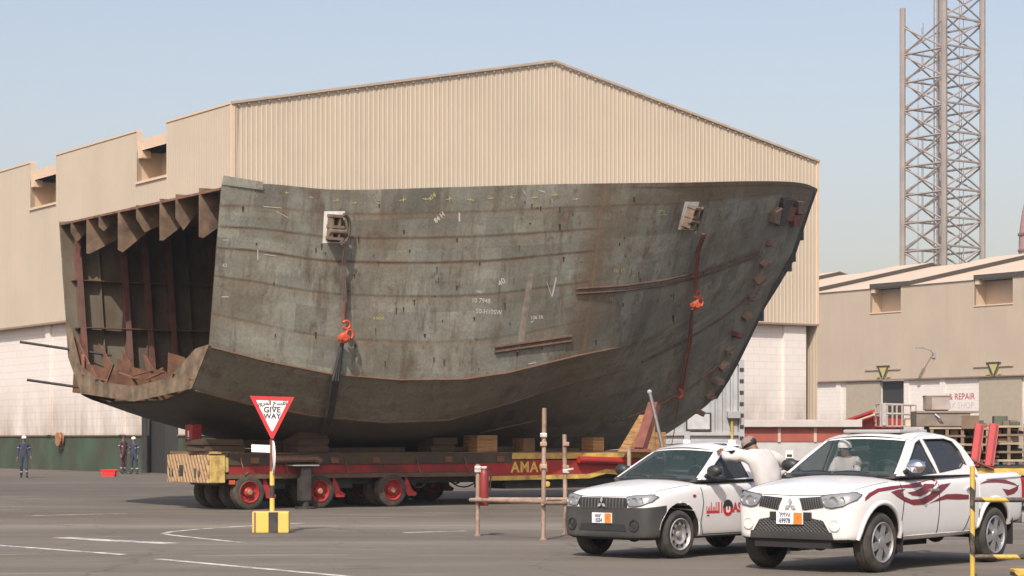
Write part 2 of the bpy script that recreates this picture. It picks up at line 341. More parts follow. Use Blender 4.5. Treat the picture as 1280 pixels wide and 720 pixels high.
    base = k.mix(k.math('MULTIPLY', bt, k.math('MULTIPLY_ADD', nb, .5, .38)), base, (.125, .082, .045)); bl_ = k.ramp(dU, [(.03, 1.0), (.06, 0.0)]); base = k.mix(k.math('MULTIPLY', bl_, k.math('MULTIPLY', nb, k.ramp(V, [(.98, .75), (1.0, 0.0)]))), base, (.20, .14, .08))
    fine = k.ramp(k.noise(ob, 16, 5, .7), [(.3, .74), (.7, 1.24)]); base = k.mix(.8, base, fine, 'MULTIPLY')
    k.bump(k.math('ADD', k.math('MULTIPLY', k.noise(ob, .9, 3), 2.2), k.math('MULTIPLY', seam, k.math('MULTIPLY', nb, .12))), .5, .05)
    return k.out(base)
M_hull = hull_mat()
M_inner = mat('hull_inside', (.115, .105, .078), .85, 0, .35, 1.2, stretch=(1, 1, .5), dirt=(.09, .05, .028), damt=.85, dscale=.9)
HULL = thing('ship_hull_section', 'rusty grey green ship bow section with open cut end riding on the red transporter', 'ship hull', O, RZ)
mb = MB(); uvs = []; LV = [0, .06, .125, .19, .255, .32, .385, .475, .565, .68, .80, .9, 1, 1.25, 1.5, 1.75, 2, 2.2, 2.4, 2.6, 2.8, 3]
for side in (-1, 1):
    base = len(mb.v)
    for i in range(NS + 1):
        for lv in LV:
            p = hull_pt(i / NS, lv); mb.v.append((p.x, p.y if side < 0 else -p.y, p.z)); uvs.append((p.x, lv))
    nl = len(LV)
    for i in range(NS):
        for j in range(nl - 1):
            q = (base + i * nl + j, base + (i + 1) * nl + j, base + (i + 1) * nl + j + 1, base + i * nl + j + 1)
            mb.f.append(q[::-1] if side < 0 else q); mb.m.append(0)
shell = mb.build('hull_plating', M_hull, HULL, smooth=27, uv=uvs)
# inner skin and the deck, a bulkhead behind the open end
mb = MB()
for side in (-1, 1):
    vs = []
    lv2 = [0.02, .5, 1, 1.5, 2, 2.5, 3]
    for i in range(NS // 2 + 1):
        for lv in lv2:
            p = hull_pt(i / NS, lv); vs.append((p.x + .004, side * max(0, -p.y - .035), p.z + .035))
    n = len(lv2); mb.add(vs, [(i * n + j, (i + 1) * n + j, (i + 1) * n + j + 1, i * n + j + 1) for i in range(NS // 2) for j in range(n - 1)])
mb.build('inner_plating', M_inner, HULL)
mb = MB(); vs = []
for i in range(NS + 1):
    u, b, w = TOP[i]; w = w - .10; b = max(.0, b - .02); vs += [(u, -b, w), (u, 0, w + .05), (u, b, w)]
mb.add(vs, [q for i in range(NS) for q in ((3 * i, 3 * i + 1, 3 * i + 4, 3 * i + 3), (3 * i + 1, 3 * i + 2, 3 * i + 5, 3 * i + 4))])
mb.build('deck', M_rust, HULL)
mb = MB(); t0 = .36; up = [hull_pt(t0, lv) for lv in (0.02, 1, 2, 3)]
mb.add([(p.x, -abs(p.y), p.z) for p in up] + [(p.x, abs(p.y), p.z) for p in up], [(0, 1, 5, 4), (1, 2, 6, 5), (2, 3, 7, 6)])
mb.build('bulkhead', mat('shaded_bulkhead_steel', (.03, .026, .02), .85, 0, .3, 1.5), HULL)  # near-black colour deepens the shadow inside the open end
# frames standing on the inside of the far and near shell
frs = [.32, .95, 1.55, 2.15, 2.8, 3.4, 4.05, 4.7, 5.4, 6.1]
for i, u in enumerate(frs):
    t = u / 21; big = i in (0, 2, 3, 4, 6, 8)
    for side in (1,):
        mb = MB(); a = hull_pt(t, .05); b = hull_pt(t, 1.0); dpt = .34 if big else .16; wf = .15 if big else .05
        a = Vector((u, side * -a.y, a.z)); b = Vector((u, side * -b.y, b.z)); inw = Vector((0, -side, 0))
        mb.prism([(a.y, a.z), (b.y, b.z), (b.y - side * dpt, b.z), (a.y - side * dpt, a.z)], u - .008, u + .008, 'x')
        if big: mb.bar(a + inw * dpt, b + inw * dpt, wf, .02, (0, 1, 0)) if False else mb.prism([(a.y - side * dpt, a.z), (b.y - side * dpt, b.z), (b.y - side * (dpt + .02), b.z), (a.y - side * (dpt + .02), a.z)], u - wf / 2, u + wf / 2, 'x')
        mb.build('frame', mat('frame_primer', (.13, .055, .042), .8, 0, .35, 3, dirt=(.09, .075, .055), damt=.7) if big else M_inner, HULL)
# stringer and floor plates in the open end
for w0, v0 in ((5.6, 4.35), (4.4, 4.1)):
    mb = MB(); mb.box(.2, 6.5, v0 - .32, v0 - .02, w0, w0 + .02); mb.build('stringer', M_rust, HULL)
for i, u in enumerate([.15, .8, 1.4, 2.0, 2.7, 3.3]):  # knee brackets at the far chine
    mb = MB(); b = hull_pt(u / 21, 1.0); c = hull_pt(u / 21, 2.0); mb.prism([(-b.y - .03, b.z + .55), (-c.y - .05, c.z + .02), (-c.y - 1.15, c.z + .03), (-b.y - .2, b.z + .5)], u - .01, u + .01, 'x')
    mb.build('knee_bracket', M_rust, HULL)
for i, v in enumerate([3.75, 2.9, 2.0, 1.1, .2, -.8, -1.8, -2.6]):   # floor plates rising from the bottom at the cut
    mb = MB(); w = 2.50 + .075 * abs(v); h = (.5, .75, .6, .95, .8, .7, .95, .6)[i]
    mb.add([(0.02, v, w), (.02, v + .02, w), (.02 + .9, v + .02, w - .1), (.92, v, w - .1), (.05, v, w + h), (.05, v + .02, w + h), (.45, v + .02, w + h * .9), (.45, v, w + h * .9)], [(0, 1, 5, 4), (1, 2, 6, 5), (2, 3, 7, 6), (3, 0, 4, 7), (4, 5, 6, 7)])
    mb.build('floor_bracket', M_rust, HULL)
mb = MB(); mb.add([(0.0, -3.12, 2.74), (0, -4.0, 3.69), (0, -3.3, 3.62), (0, -1.9, 3.0), (0, 0, 2.86), (0, 1.9, 3.0), (0, 3.2, 3.45), (0, 3.75, 4.35), (0, 4.15, 4.6), (0, 4.0, 3.69), (0, 3.12, 2.74), (0, 0, 2.5)], [(0, 1, 2, 3), (0, 3, 4, 11), (11, 4, 5, 10), (5, 6, 10), (6, 9, 10), (6, 7, 8, 9)])
mb.build('transverse_floor', mat('brown_dusty_steel', (.165, .12, .075), .85, 0, .4, 2.5, dirt=(.06, .04, .025), damt=.85, dscale=2.2), HULL)
for i in range(9):                                     # loose flat bars and offcuts on the floors
    mb = MB(); v = -3.0 + i * .75; a = Vector((-.02, v, 3.0 + .1 * (i % 3))); mb.bar(a, a + Vector((.1, rng.uniform(-.9, .9), rng.uniform(-.25, .55))), .07, .02); mb.build('loose_bar', M_rust if i % 2 else M_redox, HULL)
# triangular deck girder ends along the open edge
for i, v in enumerate([-3.55, -2.35, -1.5, -.2, .85, 2.0, 2.75, 3.75]):
    mb = MB(); w = 7.07 - .02 * v; dz = (1.10, .80, .95, .62, 1.0, .38, .85, .45)[i]; ln = (1.35, .75, 1.05, 1.4, 1.1, .45, 1.35, .6)[i]; lo = (.02, .25, .0, .30, .06, .1, .0, .2)[i]
    mb.prism([(-.03, w), (-.03, w - dz + lo), (.06 + lo * .4, w - dz), (ln * .62, w - dz * .52), (ln, w - .12), (ln, w)], v - .008, v + .008, 'y'); mb.build('deck_bracket', M_redox if False else mat('brown_bracket_steel', (.175, .120, .080), .8, 0, .35, 4, dirt=(.06, .035, .022), damt=.75), HULL)
mb = MB(); mb.box(-.0, .05, -4.5, 4.45, 7.0, 7.05); mb.build('deck_beam', M_rust, HULL)
for z0, y0 in ((4.0, 4.02), (3.05, 3.55)):             # pipes poking out past the far edge
    mb = MB(); mb.tube([(1.0, y0 - .4, z0 - .28), (-1.15, y0 + .25, z0 + .03)], .035, 6); mb.build('pipe', M_dark, HULL)
mb = MB(); a = hull_pt(.001, 0); mb.add([(0, a.y - .012, a.z), (.05, a.y - .012, a.z + .2), (1.0, a.y - .012, a.z + .13), (1.0, a.y - .012, a.z - .05), (0, a.y + .012, a.z), (.05, a.y + .012, a.z + .2), (1.0, a.y + .012, a.z + .13), (1.0, a.y + .012, a.z - .05)], [(0, 1, 2, 3), (4, 5, 6, 7), (1, 2, 6, 5), (2, 3, 7, 6), (0, 1, 5, 4)])
mb.build('bulwark_plate', M_hull, HULL)
# helpers on the near shell
dgm = bmesh.new(); dgm.from_mesh(shell.data); HB = BVHTree.FromBMesh(dgm); dgm.free()
RI = Matrix.Rotation(-RZ, 4, 'Z')
def on_hull(px, py, off=0.0):                          # where a sight line of the photograph meets the shell, in ship space
    d = Vector(((px - CX) / F, 1, (HY - py) / F)).normalized(); o = Vector((0, 0, EYE))
    h = HB.ray_cast(RI @ (o - O), RI.to_3x3() @ d)
    if h[0] is None: h = HB.find_nearest(RI @ (o + d * 50 - O))
    n = h[1].normalized()
    if n.y > 0: n = -n
    return h[0] + n * off, n
def seam(name, pts, r, m, off=0.0, n=6, sub=6):
    out = []
    for i in range(len(pts) - 1):
        for q in range(sub): f = q / sub; out.append(on_hull(pts[i][0] + (pts[i + 1][0] - pts[i][0]) * f, pts[i][1] + (pts[i + 1][1] - pts[i][1]) * f, off)[0])
    out.append(on_hull(*pts[-1], off)[0]); return MB().tube(out, r, n).build(name, m, HULL, smooth=40)
M_edge = mat('chine_weld', (.155, .092, .055), .8, 0, .3, 3, dirt=(.08, .04, .025), damt=.6)
M_bar = mat('weathered_bar_steel', (.12, .065, .042), .8, 0, .3, 4, dirt=(.05, .035, .025), damt=.7)
seam('chine_bar', [(264, 434), (330, 451), (415, 468), (500, 475), (580, 474), (635, 466), (720, 445), (790, 431)], .030, M_edge)
seam('chine_bar', [(244, 488), (310, 505), (400, 521), (480, 528), (560, 525), (640, 503), (700, 483), (780, 462)], .025, M_edge)
seam('chine_bar', [(600, 541), (640, 532), (670, 526)], .025, M_edge)
seam('rubbing_bar', [(802, 452), (857, 425), (905, 395), (930, 375)], .042, M_bar)
seam('rubbing_bar', [(720, 361), (780, 357), (830, 350), (880, 338), (948, 314)], .030, M_bar, .02)
seam('rubbing_bar', [(720, 367), (780, 363), (830, 356), (880, 344), (948, 320)], .030, M_bar, .02)
seam('rubbing_bar', [(618, 434), (665, 427), (713, 420)], .042, M_bar, .02)
seam('rubbing_bar', [(618, 440), (665, 433), (713, 426)], .042, M_bar, .02)
seam('rubbing_bar', [(822, 507), (860, 486), (897, 457)], .035, M_rust)
seam('rubbing_bar', [(777, 525), (800, 516), (812, 510)], .03, M_rust)
0 and seam('strake_weld', [(276, 253), (340, 258), (420, 261), (560, 257), (700, 253), (800, 251), (930, 250)], .014, M_edge)
def quad_on(mb, px, off, sub=6):                       # patch of the shell outlined by four corners
    a, b, c, d = px; vs = []
    for i in range(sub + 1):
        for j in range(sub + 1):
            f, g = i / sub, j / sub
            x = (a[0] * (1 - f) + b[0] * f) * (1 - g) + (d[0] * (1 - f) + c[0] * f) * g; y = (a[1] * (1 - f) + b[1] * f) * (1 - g) + (d[1] * (1 - f) + c[1] * f) * g
            vs.append(on_hull(x, y, off)[0])
    mb.add(vs, [(i * (sub + 1) + j, (i + 1) * (sub + 1) + j, (i + 1) * (sub + 1) + j + 1, i * (sub + 1) + j + 1) for i in range(sub) for j in range(sub)])
M_chalk = mat('chalk', (.46, .45, .41), .9, 0, .2, 20); M_ychalk = mat('yellow_chalk', (.40, .35, .13), .9, 0, .3, 20)
M_patch = mat('white_primer_patch', (.74, .73, .71), .7, 0, .06, 6, dirt=(.3, .27, .23), damt=.5, dscale=4)
mb = MB(); quad_on(mb, [(405, 264), (431, 264), (428, 304), (403, 304)], .006); mb.build('white_paint_patch', M_patch, HULL)
mb = MB(); quad_on(mb, [(856, 252), (874, 252), (866, 287), (847, 287)], .006); mb.build('white_paint_patch', M_patch, HULL)
mb = MB(); quad_on(mb, [(660, 342), (667, 342), (655, 428), (646, 428)], .005, 8); mb.build('scraped_stripe', mat('scraped_steel', (.22, .19, .155), .8, 0, .3, 5, dirt=(.12, .08, .05)), HULL)
for q in ([(609, 519), (622, 519), (612, 532), (603, 532)], [(632, 514), (646, 512), (640, 525), (628, 527)]):
    mb = MB(); quad_on(mb, q, .008, 3); mb.build('sea_chest_opening', M_blk, HULL)
# chalk writing and layout marks
def hull_text(s, px, py, hpx, m, tilt=0, name='chalk_writing', bold=.002):
    c, n = on_hull(px, py); hm = hpx / (F / (sw(c.x, c.y).y)); vs, fs = text_geo(s, hm * 1.2, bold); mb = MB(); ca, sa = math.cos(R(tilt)), math.sin(R(tilt)); out = []
    s_ = F / sw(c.x, c.y).y
    for v in vs: x = v.x * ca - v.y * sa; y = v.x * sa + v.y * ca; out.append(on_hull(px + x * s_ * .86, py - y * s_, .008)[0])
    mb.add(out, fs); return mb.build(name, m, HULL)
hull_text('10 7948', 601, 376, 7, M_chalk, -3); hull_text('50-H10SW', 611, 390, 7, M_chalk, -3); hull_text('WEST', 600, 365, 3.5, M_chalk, -4)
hull_text('106 SR', 671, 397, 5.5, M_chalk, 3); hull_text('40', 627, 353, 9, M_chalk, 35); hull_text('M', 648, 436, 8, M_chalk, 20)
hull_text('84 H', 549, 272, 7, M_chalk, 38, bold=.006); hull_text('E-MOH', 473, 398, 4, M_ychalk, 2); hull_text('FR 12', 774, 339, 6, M_ychalk, 4); hull_text('CL', 828, 266, 8, M_ychalk, 0)
hull_text('H', 393, 477, 9, M_edge, 0); hull_text('15', 764, 374, 5, M_ychalk, 0); hull_text('x14', 540, 246, 6, M_ychalk, 30, bold=.006); hull_text('K7', 275 + 6, 332, 5, M_chalk, 0)
mb = MB()
rq = random.Random(4)
for x, y in [(358, 241), (389, 247), (420, 251), (443, 254), (473, 254), (503, 250), (532, 249), (561, 249), (588, 250), (613, 248), (640, 247), (668, 247), (693, 244), (720, 249)]:
    k_ = rq.uniform(2.2, 4.2); e_ = rq.uniform(-1, 1); h_ = rq.uniform(1, 4); quad_on(mb, [(x - k_, y - .6 + e_), (x + k_, y - 1.1 - e_), (x + k_, y - e_), (x - k_, y + .6 + e_)], .008, 1); quad_on(mb, [(x + e_, y - h_), (x + e_ + .9, y - h_), (x + e_ + .9, y + h_ * .6), (x + e_, y + h_ * .6)], .009, 1)
tag(mb.build('layout_marks', M_ychalk, HULL), kind='stuff')
mb = MB()
for x, y, x2, y2, w in [(329, 258, 352, 260, .5), (345, 264, 360, 272, .8), (312, 232, 322, 246, .7), (653, 237, 657, 243, 1.5), (674, 238, 681, 240, 1), (574, 266, 574, 277, 1), (322, 312, 322, 325, .6), (330, 318, 345, 320, .5), (695, 347, 690, 370, .7), (683, 352, 690, 372, .5), (277, 371, 286, 371, .6), (271, 300, 286, 300, .5), (663, 403, 667, 401, .5), (660, 455, 670, 453, .6), (574, 410, 600, 432, .4)]:
    quad_on(mb, [(x - w, y - w), (x2 - w, y2 - w), (x2 + w, y2 + w), (x + w, y + w)], .008, 2)
tag(mb.build('chalk_scratches', M_chalk, HULL), kind='stuff')
mb = MB(); rr = random.Random(3)
for _ in range(75):                                    # burn marks where clips were cut off
    x = rr.uniform(290, 900); y = rr.uniform(245, 460)
    if y > interp([(262, 430), (415, 465), (580, 470), (720, 440), (860, 395), (960, 320)], x) - 6: continue
    h = rr.uniform(1.5, 9); w = rr.uniform(.5, 1.7); quad_on(mb, [(x - w, y), (x + w, y), (x + w * .6, y + h), (x - w * .4, y + h)], .005, 1)
tag(mb.build('burn_marks', mat('burnt_steel', (.045, .032, .022), .9, 0, .3, 9), HULL), kind='stuff')
# clips left along the stem, tabs on the stem bar, and the big bracket near the bow
for i, (x, y, sx, sy) in enumerate([(960, 303, 11, 6), (952, 328, 9, 6), (945, 345, 9, 6), (937, 370, 9, 5), (930, 394, 9, 6), (917, 417, 10, 6), (909, 437, 9, 6), (902, 456, 10, 6), (893, 474, 10, 6), (885, 493, 9, 5), (872, 513, 8, 5)]):
    c, n = on_hull(x, y); z = sw(c.x, c.y).y; s_ = z / F; m_ = frame(c, (1, 0, .35), n.cross(Vector((1, 0, .35)))); mb = MB()
    w_, h_ = sx * s_ * .62, sy * s_ * .5; mb.box(-w_, w_, -h_, h_, -.02, .14 + .07 * (i % 3), M=m_); mb.box(-w_ * .3, w_ * 1.1, -h_ * 1.5, -h_ * .4, .02, .2, M=m_)
    Rr = Matrix.Translation(c) @ Matrix.Rotation(R((-25, 12, 35, -8, 20, -30, 5, 28, -15, 10, -35)[i]), 4, n) @ Matrix.Translation(-c); mb.v = [tuple(Rr @ Vector(v)) for v in mb.v]; mb.build('erection_clip', mat('weathered_clip_steel', (.20, .15, .115), .8, 0, .3, 6, dirt=(.12, .05, .03), damt=.7) if i not in (5,) else M_redox, HULL)
for x, y in [(1000, 294), (990, 321), (985, 333), (950, 395), (1003, 262)]:
    u = stem_u(x - 3); p = at(x, y, sw(u, 0).y); q = RI @ (p - O); mb = MB(); mb.box(q.x - .12, q.x + .13, -.06, .06, q.z - .14, q.z + .14); mb.build('stem_tab', M_blk, HULL)
mb = MB(); STN = [(stem_u(x), EYE + (HY - y) * sw(stem_u(x), 0).y / F) for x, y in [(1020, 236), (1012, 258), (1003, 285), (990, 325), (972, 355), (955, 382), (940, 414), (925, 445), (910, 473), (895, 496)]]
mb.tube([(u - .06, 0, w) for u, w in STN], .10, 8); mb.build('stem_bar', M_dark, HULL, smooth=50)
for (a, b, c, d), m in (([(976, 247), (988, 247), (974, 282), (968, 280)], M_blk), ([(982, 256), (990, 258), (984, 275), (977, 273)], M_redox), ([(992, 250), (1001, 251), (999, 266), (991, 265)], mat('weathered_clip_steel', (.20, .15, .115))), ([(964, 263), (972, 258), (968, 279), (961, 276)], mat('weathered_clip_steel', (.20, .15, .115))), ([(986, 268), (998, 266), (992, 282), (986, 280)], M_redox)):
    mb = MB(); vs = [on_hull(*p, o)[0] for o in (.0, .16) for p in (a, b, c, d)]
    mb.add(vs, [(4, 5, 6, 7), (0, 1, 5, 4), (1, 2, 6, 5), (2, 3, 7, 6), (3, 0, 4, 7)]); mb.build('bow_bracket', m, HULL)
# two lifting lugs
M_lug = mat('lug_steel', (.12, .085, .06), .7, .1, .3, 5, dirt=(.09, .05, .03), damt=.6)
for px, py, s0 in ((416, 284, 1.0), (860, 270, .95)):
    c, n = on_hull(px, py); m_ = frame(c, (1, 0, 0), (0, 0, 1) if True else None); zl = n
    xx = Vector((1, 0, 0)); yy = (Vector((0, 0, 1)) - n * n.z).normalized(); xx = yy.cross(n); m_ = Matrix((xx, yy, n)).transposed().to_4x4(); m_.translation = c
    mb = MB(); s1 = s0 * .52
    mb.prism([(-.16, .30), (.18, .30), (.30, .12), (.30, -.18), (.16, -.34), (-.16, -.34)], -.03, .03, 'z')
    mb.v = [m_ @ Vector((v[0] * .9, v[1] * .95, v[2] + .05)) for v in mb.v]
    lug = mb.build('lifting_lug', M_lug, HULL)
    mb = MB()
    for y in (.26, .02, -.24): mb.box(-.17, .15, y - .03, y + .03, 0, .27, M=m_)
    mb.box(-.15, -.11, -.28, .28, 0, .24, M=m_); mb.box(.02, .06, -.26, .24, 0, .25, M=m_); mb.tube([m_ @ Vector((-.2, -.08, .22)), m_ @ Vector((.22, -.08, .22))], .06, 10); mb.build('lug_plate', mat('lug_plate_steel', (.17, .125, .09), .75, 0, .3, 5, dirt=(.1, .06, .04)), lug)
    mb = MB(); mb.tube([m_ @ Vector((.10 + .23 * math.sin(a), -.02 + .36 * math.cos(a) * .9, .28 - .1 * math.sin(a))) for a in [math.pi * i / 12 for i in range(13)]], .04, 8); mb.build('shackle', M_lug, lug, smooth=50)
# ---- chain hoists hanging from the lugs down the shell (things of their own)
M_orange = mat('orange_red_paint', (.48, .075, .03), .5, 0, .15, 6, dirt=(.16, .05, .03), damt=.7, dscale=5)
M_wire = mat('wire_rope', (.13, .10, .085), .6, .3, .2, 12)
def hoist(label, rope, block, strap, hook, red):
    t = thing('chain_hoist', label, 'hoist', O, RZ, 'chain hoists hanging down the hull side')
    H = lambda p, o: on_hull(p[0], p[1], o)[0]
    for dx in (-1.6, .4, 2.6):
        MB().tube([H((rope[0][0] + dx, rope[0][1]), .30)] + [H((p[0] + dx, p[1]), .16) for p in rope[1:]], .016 if not red else .022, 6).build('rope_fall', M_redox if red else M_wire, t)
    mb = MB(); mb.tube([H(rope[-2], .17), H(rope[-1], .17)], .04, 8); mb.build('turnbuckle', M_redox, t)
    c = H(block, .26); mb = MB(); mb.sphere((c.x - .04, c.y, c.z - .16), (.12, .11, .13)); mb.build('chain_block', M_orange, t, smooth=60)
    mb = MB(); mb.box(c.x - .15, c.x + .07, c.y - .09, c.y + .09, c.z - .21, c.z - .11, ch=.02); mb.tube([(c.x - .07, c.y - .12, c.z - .16), (c.x - .07, c.y + .12, c.z - .16)], .075, 10); mb.build('block_cover', M_orange, t)
    mb = MB(); mb.tube([(c.x + .1 * math.sin(a) + .02, c.y, c.z + .13 + .09 * math.cos(a)) for a in [R(-60 + 30 * i) for i in range(11)]], .035, 8); mb.build('top_hook', M_orange, t, smooth=60)
    mb = MB(); mb.tube([(c.x + .1 + .09 * math.sin(a), c.y, c.z - .08 + .11 * math.cos(a)) for a in [R(-90 + 30 * i) for i in range(9)]], .035, 8); mb.build('side_hook', M_orange, t, smooth=60)
    mb = MB()
    for dx in ((-3, 0, 3.2) if not red else (-1.5, 1.5)): mb.tube([H((p[0] + dx * (i > 0), p[1]), .14) for i, p in enumerate(strap)], .045 if not red else .035, 6)
    mb.build('chain_strap', M_blk if not red else M_redox, t)
    c = H(hook, .12); mb = MB(); mb.tube([(c.x + .02, c.y, c.z + .25), (c.x, c.y, c.z + .1)] + [(c.x + .1 * math.sin(a), c.y, c.z + .1 * math.cos(a)) for a in [R(30 * i) for i in range(8)]], .04, 8); mb.build('lower_hook', M_orange if red else M_redox, t, smooth=60)
    return t
hoist('dark wire hoist with orange chain block hanging from the left lifting lug', [(425, 300), (425, 330), (425, 353), (426, 376), (425, 402)], (425, 412), [(424, 428), (417, 470), (409, 515), (406, 535)], (404, 545), False)
t = hoist('reddish hoist with small orange block hanging from the right lifting lug near the bow', [(868, 288), (866, 310), (864, 330), (863, 345), (862, 362)], (861, 370), [(860, 384), (857, 425), (851, 460), (847, 482)], (845, 490), True)
MB().tube([on_hull(845, 500, .1)[0], on_hull(841, 528, .1)[0], RI @ (at(839, 560, 56) - O)], .012, 6).build('tail_chain', M_redox, t)
# ---------------------------------------------------------------- transporter under the hull
def stripe_mat():
    k = NT('worn_hazard_stripes', .7); v = k.coord('Object'); s = k.sep(v)
    d = k.math('ADD', k.math('MULTIPLY', s[1], 1.0), k.math('MULTIPLY', s[2], -.55)); w = k.math('FRACT', k.math('MULTIPLY', d, 6.0)); n = k.noise(v, 6, 7, .7)
    st = k.ramp(k.math('ADD', w, k.math('MULTIPLY_ADD', n, .10, -.05)), [(.60, 0.0), (.66, 1.0)])
    c = k.mix(st, (.50, .39, .20), (.24, .035, .025)); wr = k.ramp(k.noise(v, 4, 9, .75), [(.42, 0.0), (.56, 1.0)]); c = k.mix(k.math('MULTIPLY', wr, .55), c, (.36, .25, .13)); w2 = k.ramp(k.noise(v, 9, 8, .75), [(.54, 0.0), (.62, 1.0)])
    return k.out(k.mix(k.math('MULTIPLY', w2, .8), c, (.10, .05, .03)))
M_haz = stripe_mat()
M_tread = mat('dusty_tyre', (.045, .038, .03), .9, 0, .3, 8, dirt=(.11, .09, .065), damt=.6, dscale=6)
M_hub = mat('red_hub_paint', (.36, .022, .022), .5, 0, .2, 10, dirt=(.16, .05, .03), damt=.6, dscale=6)
def heavy_wheel(parent, u, v, r=.40, out=-1, width=.26, grey=False):
    m_ = Matrix.Translation((u, v, r)) @ Matrix.Rotation(R(90) * (1 if out < 0 else -1), 4, 'X')
    mb = MB(); mb.lathe([(r * .62, .02), (r * .62, -width), (r * .80, -width - .01), (r * .96, -width + .02), (r, -width + .06), (r, -.06), (r * .96, -.02), (r * .80, .01), (r * .64, .0)], m_, 40, True)
    w = mb.build('wheel', M_tread, parent, smooth=40)
    mb = MB(); mb.lathe([(r * .66, .0), (r * .60, .012), (r * .56, -.02), (r * .50, -.09), (r * .30, -.11), (r * .28, -.03), (r * .20, .0), (r * .17, .03), (0.001, .035)], m_, 32)
    mb.mi = 1
    for i in range(8): a = 2 * math.pi * i / 8; c = m_ @ Vector((r * .40 * math.cos(a), r * .40 * math.sin(a), -.095)); e = m_ @ Vector((r * .40 * math.cos(a), r * .40 * math.sin(a), -.06)); mb.tube([c, e], .018, 6)
    mb.build('rim', [M_hub, M_rust], w, smooth=35)
    mb = MB(); mb.lathe([(r * .17, -.2), (r * .17, .032), (r * .13, .05), (.001, .052)], m_, 20); mb.build('hub_cap', mat('hub_cap_paint', (.30, .17, .10), .6, 0, .3, 12), w, smooth=40)
    return w
def u_at(px, v):                                        # station on a line v = const
    k = (px - CX) / F; p = sw(0, v); return (-p.x + k * p.y) / (gx.x - k * gx.y)
VN, VF = -2.25, -.12                                   # near and far side of the transporter
def trailer(label, dv, du, flip, near):
    t = thing('heavy_transporter', label, 'trailer', sw(du, dv), RZ, 'modular transporters under the hull')
    a, b = VN, VF; u0 = .85; u9 = u_at(815, VN); v0, v1 = (a, b) if not flip else (a, b)
    xs = lambda px: u_at(px, VN)
    mb = MB(); mb.box(u0, u9, a + .1, b - .1, 1.16, 1.30); mb.build('deck_bed', mat('rusty_deck', (.26, .16, .085), .85, 0, .35, 2.5, dirt=(.10, .055, .03), damt=.8), t)
    mb = MB(); mb.box(u0 + .02, u_at(276, VN), a - .04, b + .02, 1.285, 1.34); mb.build('end_deck_plate', mat('dusty_tan_steel', (.40, .27, .14), .85, 0, .3, 3, dirt=(.2, .11, .06), damt=.7), t)
    mb = MB(); mb.box(u0 - .05, u0, a - .02, b + .02, .62, 1.26, ch=.012); ep = mb.build('striped_end_panel', M_haz, t)
    for y0, y1, z0, z1 in ((-.98, -.76, .76, 1.02), (-1.66, -1.57, .72, .95), (-1.86, -1.79, .75, .9), (-.42, -.35, .74, .93), (-.28, -.22, .74, .95)):
        mb = MB(); mb.box(u0 - .056, u0 - .049, y0, y1, z0, z1); mb.build('slot', M_blk, ep)
    mb = MB(); mb.box(u0, u_at(281, VN), a - .03, a + .5, .62, 1.25, ch=.02); mb.box(u_at(281, VN), u_at(286, VN), a, a + .4, .86, 1.2, ch=.02); mb.build('yellow_corner', mat('rusty_yellow_corner', (.50, .37, .11), .7, 0, .25, 5, dirt=(.22, .12, .05), damt=.9, dscale=4), t)
    mb = MB(); mb.prism([(u_at(286, VN), 1.02), (u_at(600, VN), 1.02), (u_at(600, VN), .82), (u_at(286, VN), .82)], a + .03, a + .08); mb.build('side_beam', mat('shade_darkened_dirty_red', (.24, .014, .014), .55, 0, .25, 2, dirt=(.05, .025, .018), damt=.85, dscale=1.1), t)  # dirty red, darkened in colour for the hull's shade on this stretch
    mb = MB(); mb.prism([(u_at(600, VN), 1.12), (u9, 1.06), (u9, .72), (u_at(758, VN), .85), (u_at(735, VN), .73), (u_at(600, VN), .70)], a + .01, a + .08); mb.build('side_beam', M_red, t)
    mb = MB(); mb.box(u_at(283, VN), u_at(595, VN), a, a + .3, .71, .815); mb.build('lower_flange', mat('brown_flange_paint', (.10, .06, .035), .75, 0, .3, 4, dirt=(.16, .10, .06), damt=.5), t)
    mb = MB(); mb.prism([(u_at(600, VN), .70), (u_at(735, VN), .73), (u_at(758, VN), .85), (u9, .72), (u9, .62), (u_at(758, VN), .74), (u_at(737, VN), .62), (u_at(600, VN), .59)], a - .01, a + .12); mb.build('yellow_edge', M_yel, t)
    mb = MB(); mb.box(u_at(286, VN), u_at(640, VN), a, a + .06, 1.025, 1.29); mb.build('deck_edge', mat('dark_deck_steel', (.05, .036, .025), .7, .1, .35, 3, dirt=(.13, .085, .045), damt=.7, dscale=1.3), t)  # very dark edge, unlike the yellow stretch beyond it
    mb = MB(); mb.box(u_at(640, VN), u9, a - .01, a + .06, 1.125, 1.27); mb.build('deck_edge', M_yel, t)
    mb = MB(); mb.box(u_at(284, VN), u9, a + .5, b - .2, .55, 1.15); mb.build('spine_frame', M_blk, t)
    if near:
        mb = MB(); text_on(mb, 'AMAG', .36, frame((u_at(662, VN), a + .004, .91), (1, 0, 0), (0, 0, 1)), .012, 1.15); mb.build('lettering', M_yelc, t)
        mb = MB(); mb.tube([(u_at(720, VN), a - .12, 1.1), (u9, a - .12, 1.03)], .09, 12); mb.build('side_pipe', M_red, t, smooth=40)
    ws = [u_at(312, VN - .02), u_at(400, VN - .02), u_at(491, VN - .02)]
    for i, u in enumerate(ws):
        heavy_wheel(t, u, a - .02, out=-1); heavy_wheel(t, u, b + .02, out=1); heavy_wheel(t, u, a + .55, out=-1); heavy_wheel(t, u, b - .55, out=1)
        mb = MB(); mb.box(u - .3, u + .34, a + .42, a + .5, .42, .9); mb.tube([(u, a + .2, .4), (u, b - .2, .4)], .07, 8); mb.build('axle', M_dark, t)
        mb = MB(); mb.prism([(u + .42, .8), (u + .62, .4), (u + .75, .32), (u + .72, .25), (u + .5, .25), (u + .4, .45)], a + .1, a + .22); mb.build('suspension_arm', M_hub, t)
